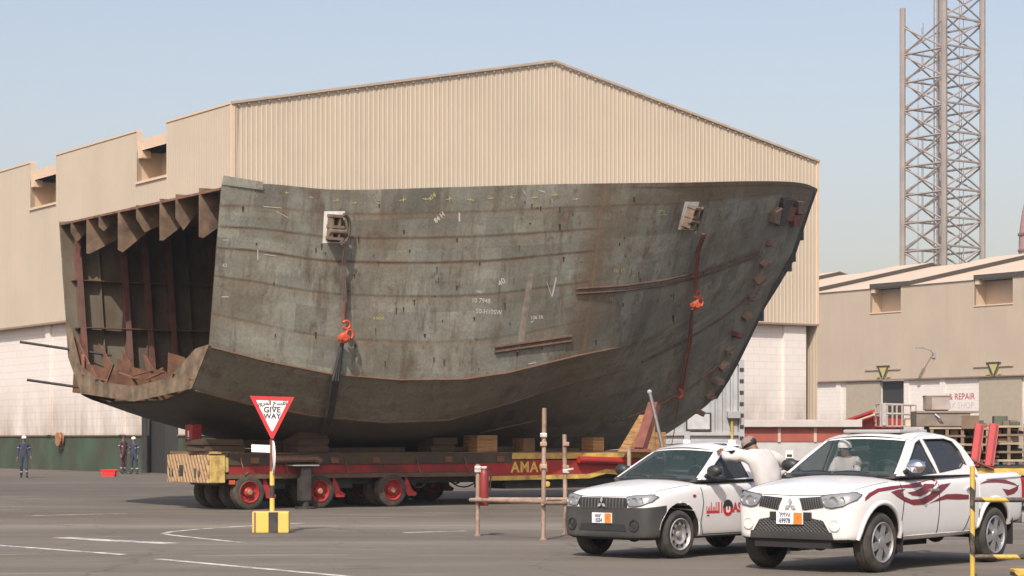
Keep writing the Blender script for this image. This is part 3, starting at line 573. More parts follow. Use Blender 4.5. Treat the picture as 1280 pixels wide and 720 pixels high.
    mb = MB(); u = u_at(383, VN - .3)
    mb.box(u - .13, u + .13, a - .32, a - .08, .18, 1.0, ch=.02); mb.tube([(u + .02, a - .22, .02), (u + .02, a - .22, .4)], .09, 10); mb.build('support_leg', M_dark, t)
    mb = MB(); mb.box(u - .34, u + .30, a - .38, a + .03, 1.0, 1.025); mb.build('leg_head_plate', M_grey, t)
    mb = MB(); mb.lathe([(.001, 0), (.26, 0), (.26, .05), (.001, .06)], Matrix.Translation((u + .02, a - .22, 0)), 16); mb.build('leg_foot', M_dark, t)
    mb = MB(); mb.tube([(u_at(340, VN), a - .1, 1.16), (u_at(392, VN), a - .1, 1.17), (u_at(398, VN), a - .1, 1.1)], .085, 8); mb.build('hydraulic_pipe', mat('greasy_brown_steel', (.15, .09, .06), .6, .1, .3, 5), t, smooth=40)
    u = u_at(290, VN); mb = MB(); mb.box(u - .07, u + .07, a - .03, a + .03, .58, .68, ch=.01); mb.build('tail_lamp', M_orange, t)
    if near:
        for px0, px1, z0, z1 in ((330, 366, .46, .70), (420, 450, .45, .70), (512, 530, .5, .7)):
            mb = MB(); mb.box(u_at(px0, VN), u_at(px1, VN), a + .35, a + .75, z0, z1, ch=.02); mb.build('tool_locker', M_blk, t)
        for px in (300, 355, 430, 520, 580):
            u2 = u_at(px, VN); mb = MB(); mb.tube([(u2, a - .03, 1.2), (u2 + .05, a - .06, .95), (u2 + .12, a - .03, .80), (u2 + .22, a + .02, .86)], .016, 6); mb.build('lashing_chain', M_rust, t)
        for px in (318, 418, 470, 560, 625):
            u2 = u_at(px, VN); mb = MB(); mb.box(u2 - .11, u2 + .11, a - .035, a, 1.06, 1.2, ch=.01); mb.build('lashing_ring_plate', M_rust, t)
        for px0, px1, v, z in ((420, 520, -1.75, 1.36), (560, 660, -1.7, 1.37), (690, 735, -1.9, 1.33)):
            mb = MB(); mb.bar((u_at(px0, VN), v, z), (u_at(px1, VN), v + .1, z + .01), .16, .11); mb.build('loose_beam', mat('dark_deck_steel', (.05, .036, .025)), t)
    for px0, px1 in ((512, 545), (560, 610)):
        mb = MB(); mb.tube([(u_at(px0 + (px1 - px0) * f, VN), a + .2, .72 - .28 * math.sin(math.pi * f)) for f in [i / 8 for i in range(9)]], .02, 6); mb.build('brake_hose', M_black, t)
    mb = MB(); u1 = u_at(640, VN); mb.box(u1, u9, a + .3, b - .4, .38, .6); mb.tube([(u1 - .1, a + .3, .5), (u9, a + .3, .46)], .04, 6); mb.build('undercarriage', M_blk, t)
    u = u_at(685, VN); mb = MB(); mb.lathe([(.001, 0), (.07, 0), (.07, .04), (.001, .05)], Matrix.Translation((u, a + .05, .49)) @ Matrix.Rotation(R(90), 4, 'X'), 16); mb.build('round_reflector', M_yelc, t)
    return t
trailer('long red low transporter with striped tan end panel on the near side under the hull', 0, 0, False, True)
trailer('second transporter in the dark behind the near one', 3.5, 3.3, False, False)
# timber blocks and packing between the deck and the hull bottom
def block(label, px, v, wd, dp, z0, z1, m=M_wood, rot=0, nb=1, cat='timber block'):
    u = u_at(px, v); t = thing('timber_block', label, cat, sw(u, v, z0), RZ + R(rot), 'timber packing between transporter and hull')
    h = (z1 - z0) / nb
    for i in range(nb):
        mb = MB(); jr = rng.uniform(-.05, .05); mb.box(-wd / 2 + jr, wd / 2 + rng.uniform(-.05, .05), -dp / 2 + rng.uniform(-.05, .05), dp / 2, i * h + (.003 if i else 0), (i + 1) * h, ch=.018); mb.v = [(v[0] * math.cos(jr) - v[1] * math.sin(jr), v[0] * math.sin(jr) + v[1] * math.cos(jr), v[2] + rng.uniform(-.006, .006)) for v in mb.v]; mb.build('beam', m, t)
    return t
block('sunlit pale timber block left of the tall scaffold pole', 601, -1.85, .62, .7, 1.30, 1.72, nb=1)
block('small square timber block behind the tall scaffold pole', 655, -1.7, .42, .5, 1.30, 1.64, m=M_darkwood)
block('timber block with a red base right of the short scaffold pole', 741, -1.75, .40, .5, 1.30, 1.66)
CRIB = mat('dark_timber', (.075, .048, .028), .9, 0, .4, 3, stretch=(1, 1, 8), dirt=(.03, .02, .014), damt=.8, bump=.4)  # much darker timber colour for the stacks under the hull
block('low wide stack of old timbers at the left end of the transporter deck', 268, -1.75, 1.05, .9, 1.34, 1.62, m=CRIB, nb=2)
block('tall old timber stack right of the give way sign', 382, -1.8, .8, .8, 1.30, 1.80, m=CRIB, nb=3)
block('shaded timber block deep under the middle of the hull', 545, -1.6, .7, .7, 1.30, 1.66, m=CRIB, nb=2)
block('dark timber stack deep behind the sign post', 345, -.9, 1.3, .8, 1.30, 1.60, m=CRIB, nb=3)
t = thing('timber_wedge', 'large pale timber wedge under the rising bow', 'timber wedge', sw(u_at(795, -2.5), -2.5, 1.30), RZ)
mb = MB(); mb.prism([(-.55, 0), (.35, 0), (.35, .9), (.15, .95)], -.35, .05); mb.build('wedge', M_wood, t); mb = MB(); mb.box(.36, .75, -.3, .1, 0, .5, ch=.01); mb.build('backing_beam', M_wood, t)
p0 = at(800, 562, 51.6); p1 = at(818, 505, 52.2); t = thing('steel_prop', 'red steel prop leaning against the bow by the timber wedge', 'prop', (p0.x, p0.y, 0))
mb = MB(); mb.bar(p0 - t.location, p1 - t.location, .26, .2); mb.build('strut', M_redox, t); mb = MB(); mb.box(p0.x - t.location.x - .25, p0.x - t.location.x + .25, -.2, .2, p0.z - .06, p0.z + .02); mb.build('foot_plate', M_redox, t)
p0 = at(836, 590, 49); p1 = at(812, 490, 49.6); t = thing('steel_prop', 'slim grey steel prop leaning upright in front of the bow', 'prop', (p0.x, p0.y, 0))
p0z = Vector((at(846, 640, 49).x, p0.y, 0)); mb = MB(); mb.tube([p0z - t.location, p1 - t.location], .045, 10); mb.build('strut', mat('grey_tube', (.17, .15, .14), .45, .3, .2, 6), t, smooth=40); mb = MB(); mb.sphere(p1 - t.location, .06); mb.build('ball_end', M_grey, t, smooth=60)
# the red lamp box at the transporter's end
p = sw(.95, -1.2); t = thing('warning_lamp_box', 'small red box with white marks standing on the left end of the transporter', 'lamp box', (p.x, p.y, 1.34), RZ)
mb = MB(); mb.box(-.12, .12, -.2, .2, .1, .62, ch=.02); mb.build('box', M_red, t); mb = MB(); mb.box(-.1, .1, -.16, .16, 0, .1); mb.build('foot', M_blk, t)
mb = MB(); mb.box(-.124, -.121, -.03, .04, .33, .48); mb.box(-.124, -.121, -.04, .05, .2, .29); mb.build('white_marks', M_white, t)
mb = MB(); mb.tube([(0, -.12, .62), (0, -.12, .72), (0, .12, .72), (0, .12, .62)], .02, 6); mb.build('handle', M_blk, t)
# ---------------------------------------------------------------- fabrication hall behind the hull
def clad_mat(name, c, rib=0.0, panel=0.0):
    k = NT(name, .55); v = k.coord('Object'); n = k.noise(v, .25, 5, .6); st = k.noise(k.coord('Object', (1, 1, .08)), 1.3, 6, .65)
    col = k.ramp(n, [(.3, tuple(x * .93 for x in c)), (.7, tuple(min(1, x * 1.05) for x in c))])
    f = k.ramp(st, [(.52, 0.0), (.75, 1.0)]); col = k.mix(k.math('MULTIPLY', f, .16), col, tuple(x * .62 for x in c))
    if panel:                                              # laps of the sheeting, one every few metres
        s = k.sep(v); w = k.math('FRACT', k.math('MULTIPLY', s[1], 1 / panel)); ln = k.ramp(w, [(.0, 1.0), (.012, 0.0)]); col = k.mix(k.math('MULTIPLY', ln, .22), col, tuple(x * .6 for x in c))
        rb = k.math('SINE', k.math('MULTIPLY', s[1], 2 * math.pi / .25)); k.bump(rb, .22, .03)
    return k.out(col)
M_clad = clad_mat('beige_ribbed_cladding', (.478, .402, .302)); M_clads = clad_mat('beige_side_cladding', (.483, .406, .306), panel=3.0); M_roof = clad_mat('beige_roof_sheet', (.56, .44, .32), panel=2.0)
M_recess = clad_mat('beige_recess_sheet', (.50, .38, .26)); M_trim = mat('brown_trim', (.25, .17, .12), .6); M_verge = mat('verge_trim_paint', (.40, .31, .225), .6); M_trimb = mat('beige_trim', (.58, .44, .31), .5, 0, .05)
def block_mat(name, c, grime):
    k = NT(name, .85); v = k.coord('Object'); s = k.sep(v); cb = k.n('ShaderNodeCombineXYZ'); k.l(k.math('ADD', s[0], s[1]), cb.inputs[0]); k.l(s[2], cb.inputs[1])
    br = k.n('ShaderNodeTexBrick'); k.l(cb.outputs[0], br.inputs['Vector']); br.inputs['Scale'].default_value = 1; br.inputs['Brick Width'].default_value = .8; br.inputs['Row Height'].default_value = .38; br.inputs['Mortar Size'].default_value = .022; br.inputs['Mortar Smooth'].default_value = .3
    br.inputs['Color1'].default_value = (*c, 1); br.inputs['Color2'].default_value = (*[x * .96 for x in c], 1); br.inputs['Mortar'].default_value = (*[x * .84 for x in c], 1)
    n = k.noise(k.coord('Object', (1, 1, .35)), .55, 7, .68)
    h = k.ramp(k.math('MULTIPLY', s[2], 1 / 8), [(.18, 1.0), (.62, 0.0)]); f = k.math('MULTIPLY', k.ramp(n, [(.36, 0.0), (.66, 1.0)]), h)
    return k.out(k.mix(k.math('MULTIPLY', f, grime), br.outputs[0], (.24, .175, .115)))
M_block = block_mat('white_block_wall', (.66, .61, .565), .9)
M_green = mat('green_dado_paint', (.038, .066, .038), .8, 0, .4, .7, stretch=(1, 1, .6), dirt=(.05, .038, .026), damt=.9, dscale=.4)
M_void = mat('dark_interior', (.02, .019, .017), .9)
M_doorb = mat('drab_door_paint', (.33, .285, .215), .7, 0, .06, 2)
C0 = Vector((-12.3, 92.0, 0)); WID, DEP, EAVE, APEX, CB = 34.5, 120.0, 16.4, 19.95, 7.75
def line_y(org, px):
    k = (px - CX) / F; return (-org.x + k * org.y) / (dy.x - k * dy.y)
def lz(org, px, py): p = org + dy * line_y(org, px); return EYE + (HY - py) * p.y / F
HALL = thing('fabrication_hall', 'large beige ribbed hall with white block base standing behind the ship hull', 'building', C0, RZ)
yl = lambda px: line_y(C0, px)
roofz = lambda x: EAVE + (APEX - EAVE) * (1 - abs(x - WID / 2) / (WID / 2))
mb = MB(); xs = []; x = 0.0                                   # trapezoid ribs of the gable
while x < WID - .2:
    xs += [(x, 0), (x + .150, 0), (x + .172, -.017), (x + .228, -.017)]; x += .25
xs.append((WID, 0)); vs = []
xs2 = []
for a, b in zip(xs, xs[1:]):
    xs2.append(a)
    if a[0] < WID / 2 < b[0]: xs2.append((WID / 2, a[1]))
xs2.append(xs[-1])
for x, y in xs2: vs += [(x, y, CB), (x, y, roofz(x))]
mb.add(vs, [(2 * i, 2 * i + 2, 2 * i + 3, 2 * i + 1) for i in range(len(xs2) - 1)]); mb.build('gable_cladding', M_clad, HALL)
notch = [(yl(208), yl(171)), (yl(70), yl(38))]; stp = notch[1][0] - notch[0][0]; notch += [(notch[1][0] + stp * i, notch[1][1] + stp * i) for i in (1, 2, 3)]
ZN = lz(C0, 190, 223); ZT = EAVE - .95
def side_wall(root, notches, y0, y1, zb, zn, zt, eave, mclad, mrec, par=.42, dep=1.3):
    mb = MB(); cur = y0; segs = []
    for a, b in notches: segs.append((cur, a)); cur = b
    segs.append((cur, y1))
    for a, b in segs: mb.add([(0, a, zb), (0, b, zb), (0, b, eave), (0, a, eave), (.3, a, eave), (.3, b, eave), (.3, a, zt), (.3, b, zt)], [(0, 1, 2, 3), (3, 2, 5, 4), (4, 5, 7, 6), (0, 3, 4, 6), (1, 2, 5, 7)])
    for a, b in notches: mb.add([(0, a, zb), (0, b, zb), (0, b, zn), (0, a, zn)], [(0, 1, 2, 3)])
    mb.build('side_cladding', mclad, root)
    for a, b in notches:
        mb = MB(); mb.add([(0, a, zn), (0, b, zn), (dep, b, zn), (dep, a, zn), (0, a, zt), (0, b, zt), (dep, b, zt), (dep, a, zt)], [(0, 1, 2, 3), (2, 3, 7, 6), (0, 3, 7, 4), (1, 2, 6, 5), (4, 5, 6, 7)])
        rc = mb.build('window_recess', mrec, root)
        mb = MB(); mb.box(.05, dep, a, b, zt, eave - par); mb.build('recess_lintel', M_trimb, rc)
        mb = MB(); mb.box(-.08, .0, a - .05, b + .05, zn - .12, zn); mb.build('recess_sill', M_trimb, rc)
        mb = MB(); mb.box(.0, .45, b - .6, b - .1, zt - .35, zt + .25); mb.build('gutter_hopper', M_trimb, rc)
side_wall(HALL, notch, 0, DEP, CB, ZN, ZT, EAVE, M_clads, M_recess)
mb = MB(); mb.add([(WID, 0, 0), (WID, DEP, 0), (WID, DEP, EAVE), (WID, 0, EAVE)], [(0, 1, 2, 3)]); mb.build('far_cladding', M_clads, HALL)
mb = MB(); mb.add([(0, DEP, 0), (WID, DEP, 0), (WID, DEP, EAVE), (WID / 2, DEP, APEX), (0, DEP, EAVE)], [(0, 1, 2, 3, 4)]); mb.build('back_cladding', M_clads, HALL)
mb = MB(); mb.add([(.05, .02, EAVE - .46), (WID / 2, .02, APEX - .45), (WID, .02, EAVE - .46), (.05, DEP, EAVE - .46), (WID / 2, DEP, APEX - .45), (WID, DEP, EAVE - .46)], [(0, 1, 4, 3), (1, 2, 5, 4)]); mb.build('roof', M_roof, HALL)
mb = MB(); mb.bar((-.1, -.08, EAVE + .02), (WID / 2, -.08, APEX + .06), .11, .11); mb.bar((WID / 2, -.08, APEX + .06), (WID + .1, -.08, EAVE + .02), .11, .11); mb.build('verge_trim', M_verge, HALL)
mb = MB()
for i in range(int(WID / .5)): x = i * .5 + .25; mb.box(x - .035, x + .035, -.10, -.03, roofz(x) - .12, roofz(x) - .06)
tag(mb.build('verge_fixings', M_verge, HALL), kind='stuff')
for a, b in zip([0] + [q[1] for q in notch], [q[0] for q in notch] + [DEP]): mb = MB(); mb.box(-.04, .34, a, b, EAVE + .003, EAVE + .09); mb.build('parapet_cap', M_trimb, HALL)
mb = MB(); mb.box(-.06, .10, -.07, .10, CB, EAVE); mb.build('corner_trim', M_trimb, HALL)
mb = MB(); mb.box(WID - .08, WID + .06, -.07, .10, CB, EAVE); mb.build('corner_trim', M_trimb, HALL)
for x0, x1, y0, y1 in ((-.06, .55, -.06, DEP), (.551, WID + .06, -.06, .5)):
    mb = MB(); mb.box(x0, x1, y0, y1, CB - .10, CB - .003); mb.build('cladding_ledge', M_trim, HALL)
# block walls below the cladding: gable, then the side with its tall doorway
mb = MB(); mb.box(.4, WID - .62, .4, .7, 0, CB - .1); mb.build('block_wall', M_block, HALL)
xg = lambda px: (lambda k: (-C0.x + k * C0.y) / (gx.x - k * gx.y))((px - CX) / F)
for px0, px1 in ((984, 1010),):
    mb = MB(); mb.box(xg(px0), WID - .60, .22, .42, 0, CB - .1); mb.build('pilaster', M_block, HALL)
D0, D1 = yl(213), yl(170)
for a, b in ((.71, D0), (D1, DEP)):
    mb = MB(); mb.box(.4, .7, a, b, 1.80, CB - .1); mb.build('block_wall', M_block, HALL)
    mb = MB(); mb.box(.4, .7, a, b, 0, 1.80); mb.build('green_dado', M_green, HALL)
    mb = MB(); mb.box(.33, .4, a, b, 1.77, 1.84); mb.build('dado_rail', mat('brown_rail', (.17, .12, .07), .8), HALL)
for i in range(5):
    y = D1 + 2.2 + i * 9.5; mb = MB(); mb.box(.25, .4, y, y + .55, 1.85, CB - .1); mb.build('pilaster', M_block, HALL)
mb = MB(); mb.box(.72, 7, D0 - 2, D1 + 3, .01, CB); mb.build('dark_interior', M_void, HALL)
mb = MB(); mb.box(.30, .36, D1 - .5, D1 + .02, 0, CB - .12); mb.build('door_jamb', M_dark, HALL)
mb = MB(); mb.box(.42, .6, D0, D0 + 1.5, 0, CB - .12); mb.build('sliding_door', mat('dark_door_paint', (.035, .03, .026), .7, 0, .2, 1), HALL)
# ---------------------------------------------------------------- repair shed further back on the right
S0 = Vector((31.3, 220.0, 0)); S0 = S0 - dy * 0
SHED = thing('repair_shed', 'long beige shed with stepped low roofs and white block base at the right', 'building', S0, RZ)
ys = lambda px: line_y(S0, px); SE = lz(S0, 1087, 361); SB = lz(S0, 1012, 477); SN = lz(S0, 1105, 390)
sn = sorted([(ys(1126), ys(1088)), (ys(1266), ys(1218))]); step = sn[1][0] - sn[0][0]; sn = [(sn[0][0] - step, sn[0][1] - step)] + sn + [(sn[1][0] + step * i, sn[1][1] + step * i) for i in (1, 2)]
Y0, Y1 = sn[0][0] - 14, sn[-1][1] + 20
M_shed = clad_mat('beige_shed_cladding', (.42, .345, .262), panel=3.0)
side_wall(SHED, sn, Y0, Y1, SB, SN, SE - .1, SE, M_shed, M_recess, .05, dep=1.6)
SL = (APEX - EAVE) / (WID / 2); RW = 18.0
edges = [Y0] + [e for ab in sn for e in ab] + [Y1]
for i, (a, b) in enumerate(zip(edges, edges[1:])):
    up = .45 if i % 2 else 0.0; a2, b2 = (a - 1.4, b) if i % 2 else (a, b)
    mb = MB(); mb.add([(-.15, a2, SE + up), (-.15, b2, SE + up), (RW, b2, SE + up + SL * RW), (RW, a2, SE + up + SL * RW), (2 * RW, b2, SE + up), (2 * RW, a2, SE + up)], [(0, 1, 2, 3), (3, 2, 4, 5)]); rf = mb.build('roof_sheet', M_roof, SHED)
    if up:
        mb = MB(); mb.prism([(-.14, SE + .02), (-.14, SE + up - .01), (RW, SE + up - .01 + SL * RW), (RW, SE + .02 + SL * RW)], a2 + .01, b2 - .01, 'y'); mb.build('roof_step', mat('shadow_dark_sheet', (.05, .04, .03), .8), rf)  # step face coloured near black to stand for its shadow
mb = MB(); mb.box(-.06, .3, Y0, Y1, SB - .12, SB - .003); mb.build('cladding_ledge', M_trim, SHED)
for a, b, kind in ((ys(1098), Y1, 'w'), (ys(1130), ys(1098), 'v'), (Y0, ys(1130), 'w')):
    mb = MB()
    if kind == 'w': mb.box(.35, .6, a, b, 0, SB - .12); mb.build('block_wall', M_block, SHED)
    else: mb.box(.62, 6, a - .5, b + .5, 0.01, SB - .2); mb.build('dark_interior', M_void, SHED)
for px0, px1 in ((1098, 1056), (1275, 1222)):
    mb = MB(); mb.box(.18, .34, ys(px0) if px0 > px1 else 0, ys(px1), 0, SB - .2); mb.build('sliding_door', M_doorb, SHED)
for px in (1046, 1176, 1131):
    mb = MB(); mb.box(.2, .35, ys(px) - .35, ys(px) + .35, 0, SB - .13); mb.build('pilaster', M_block, SHED)
mb = MB(); m_ = frame((.34, ys(1196), lz(S0, 1196, 496)), (0, -1, 0), (0, 0, 1)); text_on(mb, 'S & REPAIR', .85, m_, .01); mb.build('lettering', mat('red_lettering', (.34, .07, .07), .6), SHED)
mb = MB(); m_ = frame((.34, ys(1199), lz(S0, 1199, 507)), (0, -1, 0), (0, 0, 1)); text_on(mb, 'IX SHOP', .85, m_, .0); mb.build('lettering', mat('grey_lettering', (.42, .43, .42), .6), SHED)
M_sign = mat('sign_yellow', (.42, .36, .14), .5)
for px, py, lb in ((1105, 465, 'yellow triangular headroom sign above the dark shed doorway'), (1243, 461, 'yellow triangular headroom sign above the closed drab shed door at the far right')):
    y = ys(px); z = lz(S0, px, py); t = thing('headroom_sign', lb, 'sign', S0 + dy * y + gx * -.12, RZ, 'triangular signs on the repair shed'); t.location.z = z
    mb = MB(); mb.prism([(-.95, .65), (.95, .65), (.18, -.62), (-.18, -.62)], -.03, .03, 'x'); mb.build('plate', M_sign, t)
    mb = MB()
    for q in ([(-.95, .65), (.95, .65), (.88, .46), (-.88, .46)], [(-.80, .46), (-.56, .46), (-.02, -.55), (-.18, -.6)], [(.80, .46), (.56, .46), (.02, -.55), (.18, -.6)]): mb.prism(q, -.045, -.035, 'x')
    mb.build('black_marks', M_blk, t)
    mb = MB(); mb.box(-.02, .06, -2.4, 2.6, .2, .36); mb.build('support_rail', mat('drab_rail', (.42, .34, .25), .6), t)
    for sgn in (-1, 1):
        mb = MB(); mb.prism([(sgn * .45, -.55), (sgn * .65, -.1), (sgn * .75, -.1), (sgn * 1.0, -.55)], -.02, .02, 'x'); mb.build('side_flash', M_sign, t)
t = thing('wall_lamp', 'angled arm lamp fixed to the shed wall between the two triangular signs', 'lamp', S0 + dy * ys(1168) + gx * -.05, RZ); t.location.z = lz(S0, 1168, 441)
mb = MB(); mb.tube([(0, 0, -.2), (-.5, .0, .3), (-1.5, .1, .45)], .07, 6); mb.build('arm', M_grey, t); mb = MB(); mb.box(-2.3, -1.4, -.1, .3, .38, .6, ch=.04); mb.build('lamp_head', M_galv, t); mb = MB(); mb.box(-.06, .03, -.2, .2, -.5, .1); mb.build('wall_plate', M_grey, t)
# ---------------------------------------------------------------- lattice leg tower far behind
M_lat = mat('faded_lattice_steel', (.265, .230, .200), .7, 0, .15, .3, dirt=(.25, .17, .13), damt=.4, dscale=.2)
TC = Vector((72.1, 350, 0)); t = thing('lattice_tower', 'tall brown lattice tower leg rising above the repair shed', 'lattice tower', TC, 0)
al = R(9.5); ra = 6.55; ch = [Vector((ra * math.cos(a), ra * math.sin(a), 0)) for a in (math.pi - al, 1.5 * math.pi - al, -al, math.pi / 2 - al)]
hs = (74, 92, 92, 92)
for c, h in zip(ch, hs):
    mb = MB(); mb.tube([c, c + Vector((0, 0, h))], .50, 8); q = mb.build('chord', M_lat, t)
    mb = MB(); d = c.normalized()
    for i in range(int(h / 1.1)): mb.box(c.x + d.x * .4 - .09, c.x + d.x * .4 + .09, c.y + d.y * .4 - .09, c.y + d.y * .4 + .09, i * 1.1, i * 1.1 + .55)
    tag(mb.build('rack_teeth', M_lat, q), kind='stuff')
bay = 4.72
for i in range(4):
    a, b = ch[i], ch[(i + 1) % 4]; mb = MB(); n = 16 if 0 not in (i, (i + 1) % 4) else 15
    for j in range(n):
        z0 = j * bay + (0 if i % 2 == 0 else .5); A = a + Vector((0, 0, z0)); B = b + Vector((0, 0, z0)); up = Vector((0, 0, bay)); mid = (A + B) / 2
        mb.tube([A, B], .20, 5); mb.tube([A, B + up], .17, 5); mb.tube([B, A + up], .17, 5); mb.tube([mid + up * .5, (A + B) / 2 + up], .07, 4)
    mb.build('bracing', M_lat, t)
mb = MB()
for x in (-1.4, -.9, .2, .7): mb.tube([(x, 0, 0), (x, 0, 90)], .12, 4)
for j in range(44): mb.tube([(.2, 0, j * 2), (.7, 0, j * 2 + 1)], .08, 4); mb.tube([(.7, 0, j * 2 + 1), (.2, 0, j * 2 + 2)], .08, 4)
for j in range(60): mb.tube([(-1.4, 0, j * 1.5), (-.9, 0, j * 1.5)], .05, 4)
mb.build('inner_ladder', M_lat, t)
mb = MB(); mb.tube([(-4.2, -.6, 0), (-4.2, -.6, 62)], .05, 4); mb.tube([(3.0, .8, 0), (3.0, .8, 80)], .05, 4); mb.build('cables', M_lat, t)
p = at(1296, 549, 320); t = thing('steel_mast', 'faded red round topped steel mast cut by the right edge of the picture', 'mast', (p.x, p.y, 0))
M_fr = mat('faded_red_steel', (.36, .20, .18), .7, 0, .15, .5, dirt=(.42, .36, .33), damt=.6, dscale=.4)
mb = MB(); mb.lathe([(2.7, 0), (2.7, 32), (2.55, 34), (2.2, 36.5), (1.5, 39.5), (.9, 41), (.001, 41.3)], None, 28); mb.build('shell', M_fr, t, smooth=40)
for z in (19.5, 24, 30.5, 33): mb = MB(); mb.lathe([(2.6, z - .15), (2.85, z - .15), (2.85, z + .15), (2.6, z + .15)], None, 28); mb.build('ring', mat('dark_red_ring', (.25, .11, .10), .7), t)
# ---------------------------------------------------------------- grey module, site cabin, boom lift, loaded trailer
p = at(818, 605, 73); t = thing('grey_steel_module', 'tall grey steel module with ribbed walls standing behind the bow', 'steel module', (p.x, p.y, 0), R(4))
xw = 3.17; M_mod = mat('pale_grey_paint', (.36, .365, .365), .6, 0, .1, 1.5, dirt=(.20, .18, .16), damt=.45, dscale=1.2)
mb = MB(); mb.box(0, xw, 0.08, 2.4, .2, 4.35); mb.build('wall_core', M_mod, t)
mb = MB(); x = 1.95
while x < xw - .25: mb.prism([(x, .08), (x + .05, .0), (x + .17, .0), (x + .22, .08)], 1.75, 4.2, 'z'); x += .27
mb.build('corrugation', M_mod, t)
for x in (0, 1.05, xw - .2): mb = MB(); mb.box(x, x + .2, -.04, .08, 0, 4.4); mb.build('corner_post', M_mod, t)
for z in (.9, 1.45, 1.75, 4.25): mb = MB(); mb.box(.2, xw - .2, -.03, .075, z, z + .12); mb.build('rail', M_mod, t)
mb = MB(); mb.box(.12 + 1.1, xw - .5, -.01, .06, 1.02, 1.44); mb.build('panel_opening', mat('mid_grey_panel', (.17, .18, .19), .7), t)  # panels a darker grey than the walls
mb = MB(); mb.box(.25, 1.0, -.01, .06, 1.02, 1.44); mb.build('panel_opening', mat('mid_grey_panel', (.17, .18, .19), .7), t)
w = MB(); w.box(1.1, 2.0, -.045, .06, 1.9, 2.55); wd = w.build('window', M_blk, t); mb = MB(); mb.box(1.16, 1.94, -.052, -.046, 1.97, 2.5); mb.build('pane', mat('pale_pane', (.45, .46, .45), .3), wd)
mb = MB(); mb.box(2.55, 3.0, -.25, .06, 2.35, 2.6, ch=.02); mb.build('junction_box', M_grey, t)
mb = MB(); mb.tube([(2.72, -.1, .3), (2.72, -.1, 2.35)], .05, 6); mb.build('conduit', M_yel, t)
for i in range(8): mb = MB(); mb.box(xw - .17, xw - .03, -.07, -.04, 1.2 + i * .4, 1.32 + i * .4); mb.build('lock_plate', M_dark, t)
p = at(929, 600, 86); t = thing('site_cabin', 'low grey and red site cabin with flat roof behind the two pickups', 'cabin', (p.x, p.y, 0))
CWd = 4.6
mb = MB(); mb.box(0, CWd, 0, 2.4, .15, 2.12); cbn = mb.build('wall', mat('cabin_grey', (.40, .40, .385), .7, 0, .08, 2, dirt=(.28, .25, .22), damt=.4), t)
mb = MB(); mb.box(-.02, CWd + .02, -.035, -.002, 1.52, 2.10); mb.build('red_band', mat('dull_red_panel', (.27, .065, .045), .65, 0, .12, 3), t)
mb = MB(); mb.box(-.12, CWd + .25, -.3, 2.6, 2.12, 2.42, ch=.02); mb.build('roof', mat('roof_grey', (.42, .39, .36), .75, 0, .08, 2), t)
for x in (1.42, 2.9): mb = MB(); mb.box(x, x + .12, -.06, -.03, 1.5, 2.11); mb.build('batten', mat('batten_buff', (.42, .34, .27), .7), t)
for x in (.9, 1.75): mb = MB(); mb.box(x, x + .3, -.03, -.002, .85, 1.15); wq = mb.build('vent', M_white, t); mb = MB(); mb.box(x + .04, x + .26, -.04, -.031, .89, 1.0); mb.build('louvre', M_dark, wq)
mb = MB(); mb.box(.2, CWd - .2, .2, 2.2, 0, .15); mb.build('skid', M_dark, t)
# boom lift
p = at(1075, 602, 92); t = thing('boom_lift', 'red boom lift with a pale railed basket behind the right pickup', 'boom lift', (p.x, p.y, 0)); s_ = 92 / F
X = lambda px: (px - 1075) * s_; Z = lambda py: EYE + (HY - py) * s_
mb = MB(); mb.bar((X(1030), .3, Z(541)), (X(1092), .3, Z(517)), .35, .34); mb.prism([(X(1048), Z(536)), (X(1095), Z(520)), (X(1130), Z(522)), (X(1130), Z(540)), (X(1048), Z(546))], .5, 1.1); mb.build('boom', M_red, t)
mb = MB(); mb.bar((X(1040), .05, Z(531)), (X(1094), .05, Z(513)), .06, .09); mb.build('boom_rail', M_red, t)
mb = MB(); mb.bar((X(1047), .0, Z(534)), (X(1094), .0, Z(517.5)), .05, .06); mb.build('boom_rail', mat('buff_steel', (.5, .4, .3), .6), t)
mb = MB(); mb.box(X(1040), X(1125), .2, 1.6, .45, 1.5, ch=.06); mb.build('chassis', M_red, t)
for x in (X(1050), X(1115)):
    for y in (.1, 1.5): mb = MB(); mb.lathe([(.001, 0), (.45, .02), (.45, .3), (.001, .32)], Matrix.Translation((x, y, .45)) @ Matrix.Rotation(R(90), 4, 'X'), 20); mb.build('wheel', M_black, t)
bk = MB(); bk.box(X(1095), X(1141), -.9, .4, Z(533.5), Z(532)); bk = bk.build('basket', mat('dull_steel', (.36, .31, .27), .6), t)
for x in (X(1096.5), X(1111), X(1123), X(1140)):
    for y in (-.88, .38): mb = MB(); mb.tube([(x, y, Z(533)), (x, y, Z(505 if x < X(1130) else 507))], .045, 6); mb.build('post', mat('dull_steel', (.36, .31, .27)), bk)
for pz in (505.5, 517): mb = MB(); mb.tube([(X(1096.5), -.88, Z(pz)), (X(1140), -.88, Z(pz + 1)), (X(1140), .38, Z(pz + 1)), (X(1096.5), .38, Z(pz)), (X(1096.5), -.88, Z(pz))], .045, 6); mb.build('rail', mat('dull_steel', (.36, .31, .27)), bk)
mb = MB(); mb.box(X(1098), X(1103), -.95, -.85, Z(532), Z(504)); mb.build('control_post', M_galv, bk)
mb = MB(); mb.box(X(1128), X(1150), -.7, .0, Z(533), Z(523), ch=.03); mb.build('tool_box', mat('buff_steel', (.5, .4, .3), .6), bk)
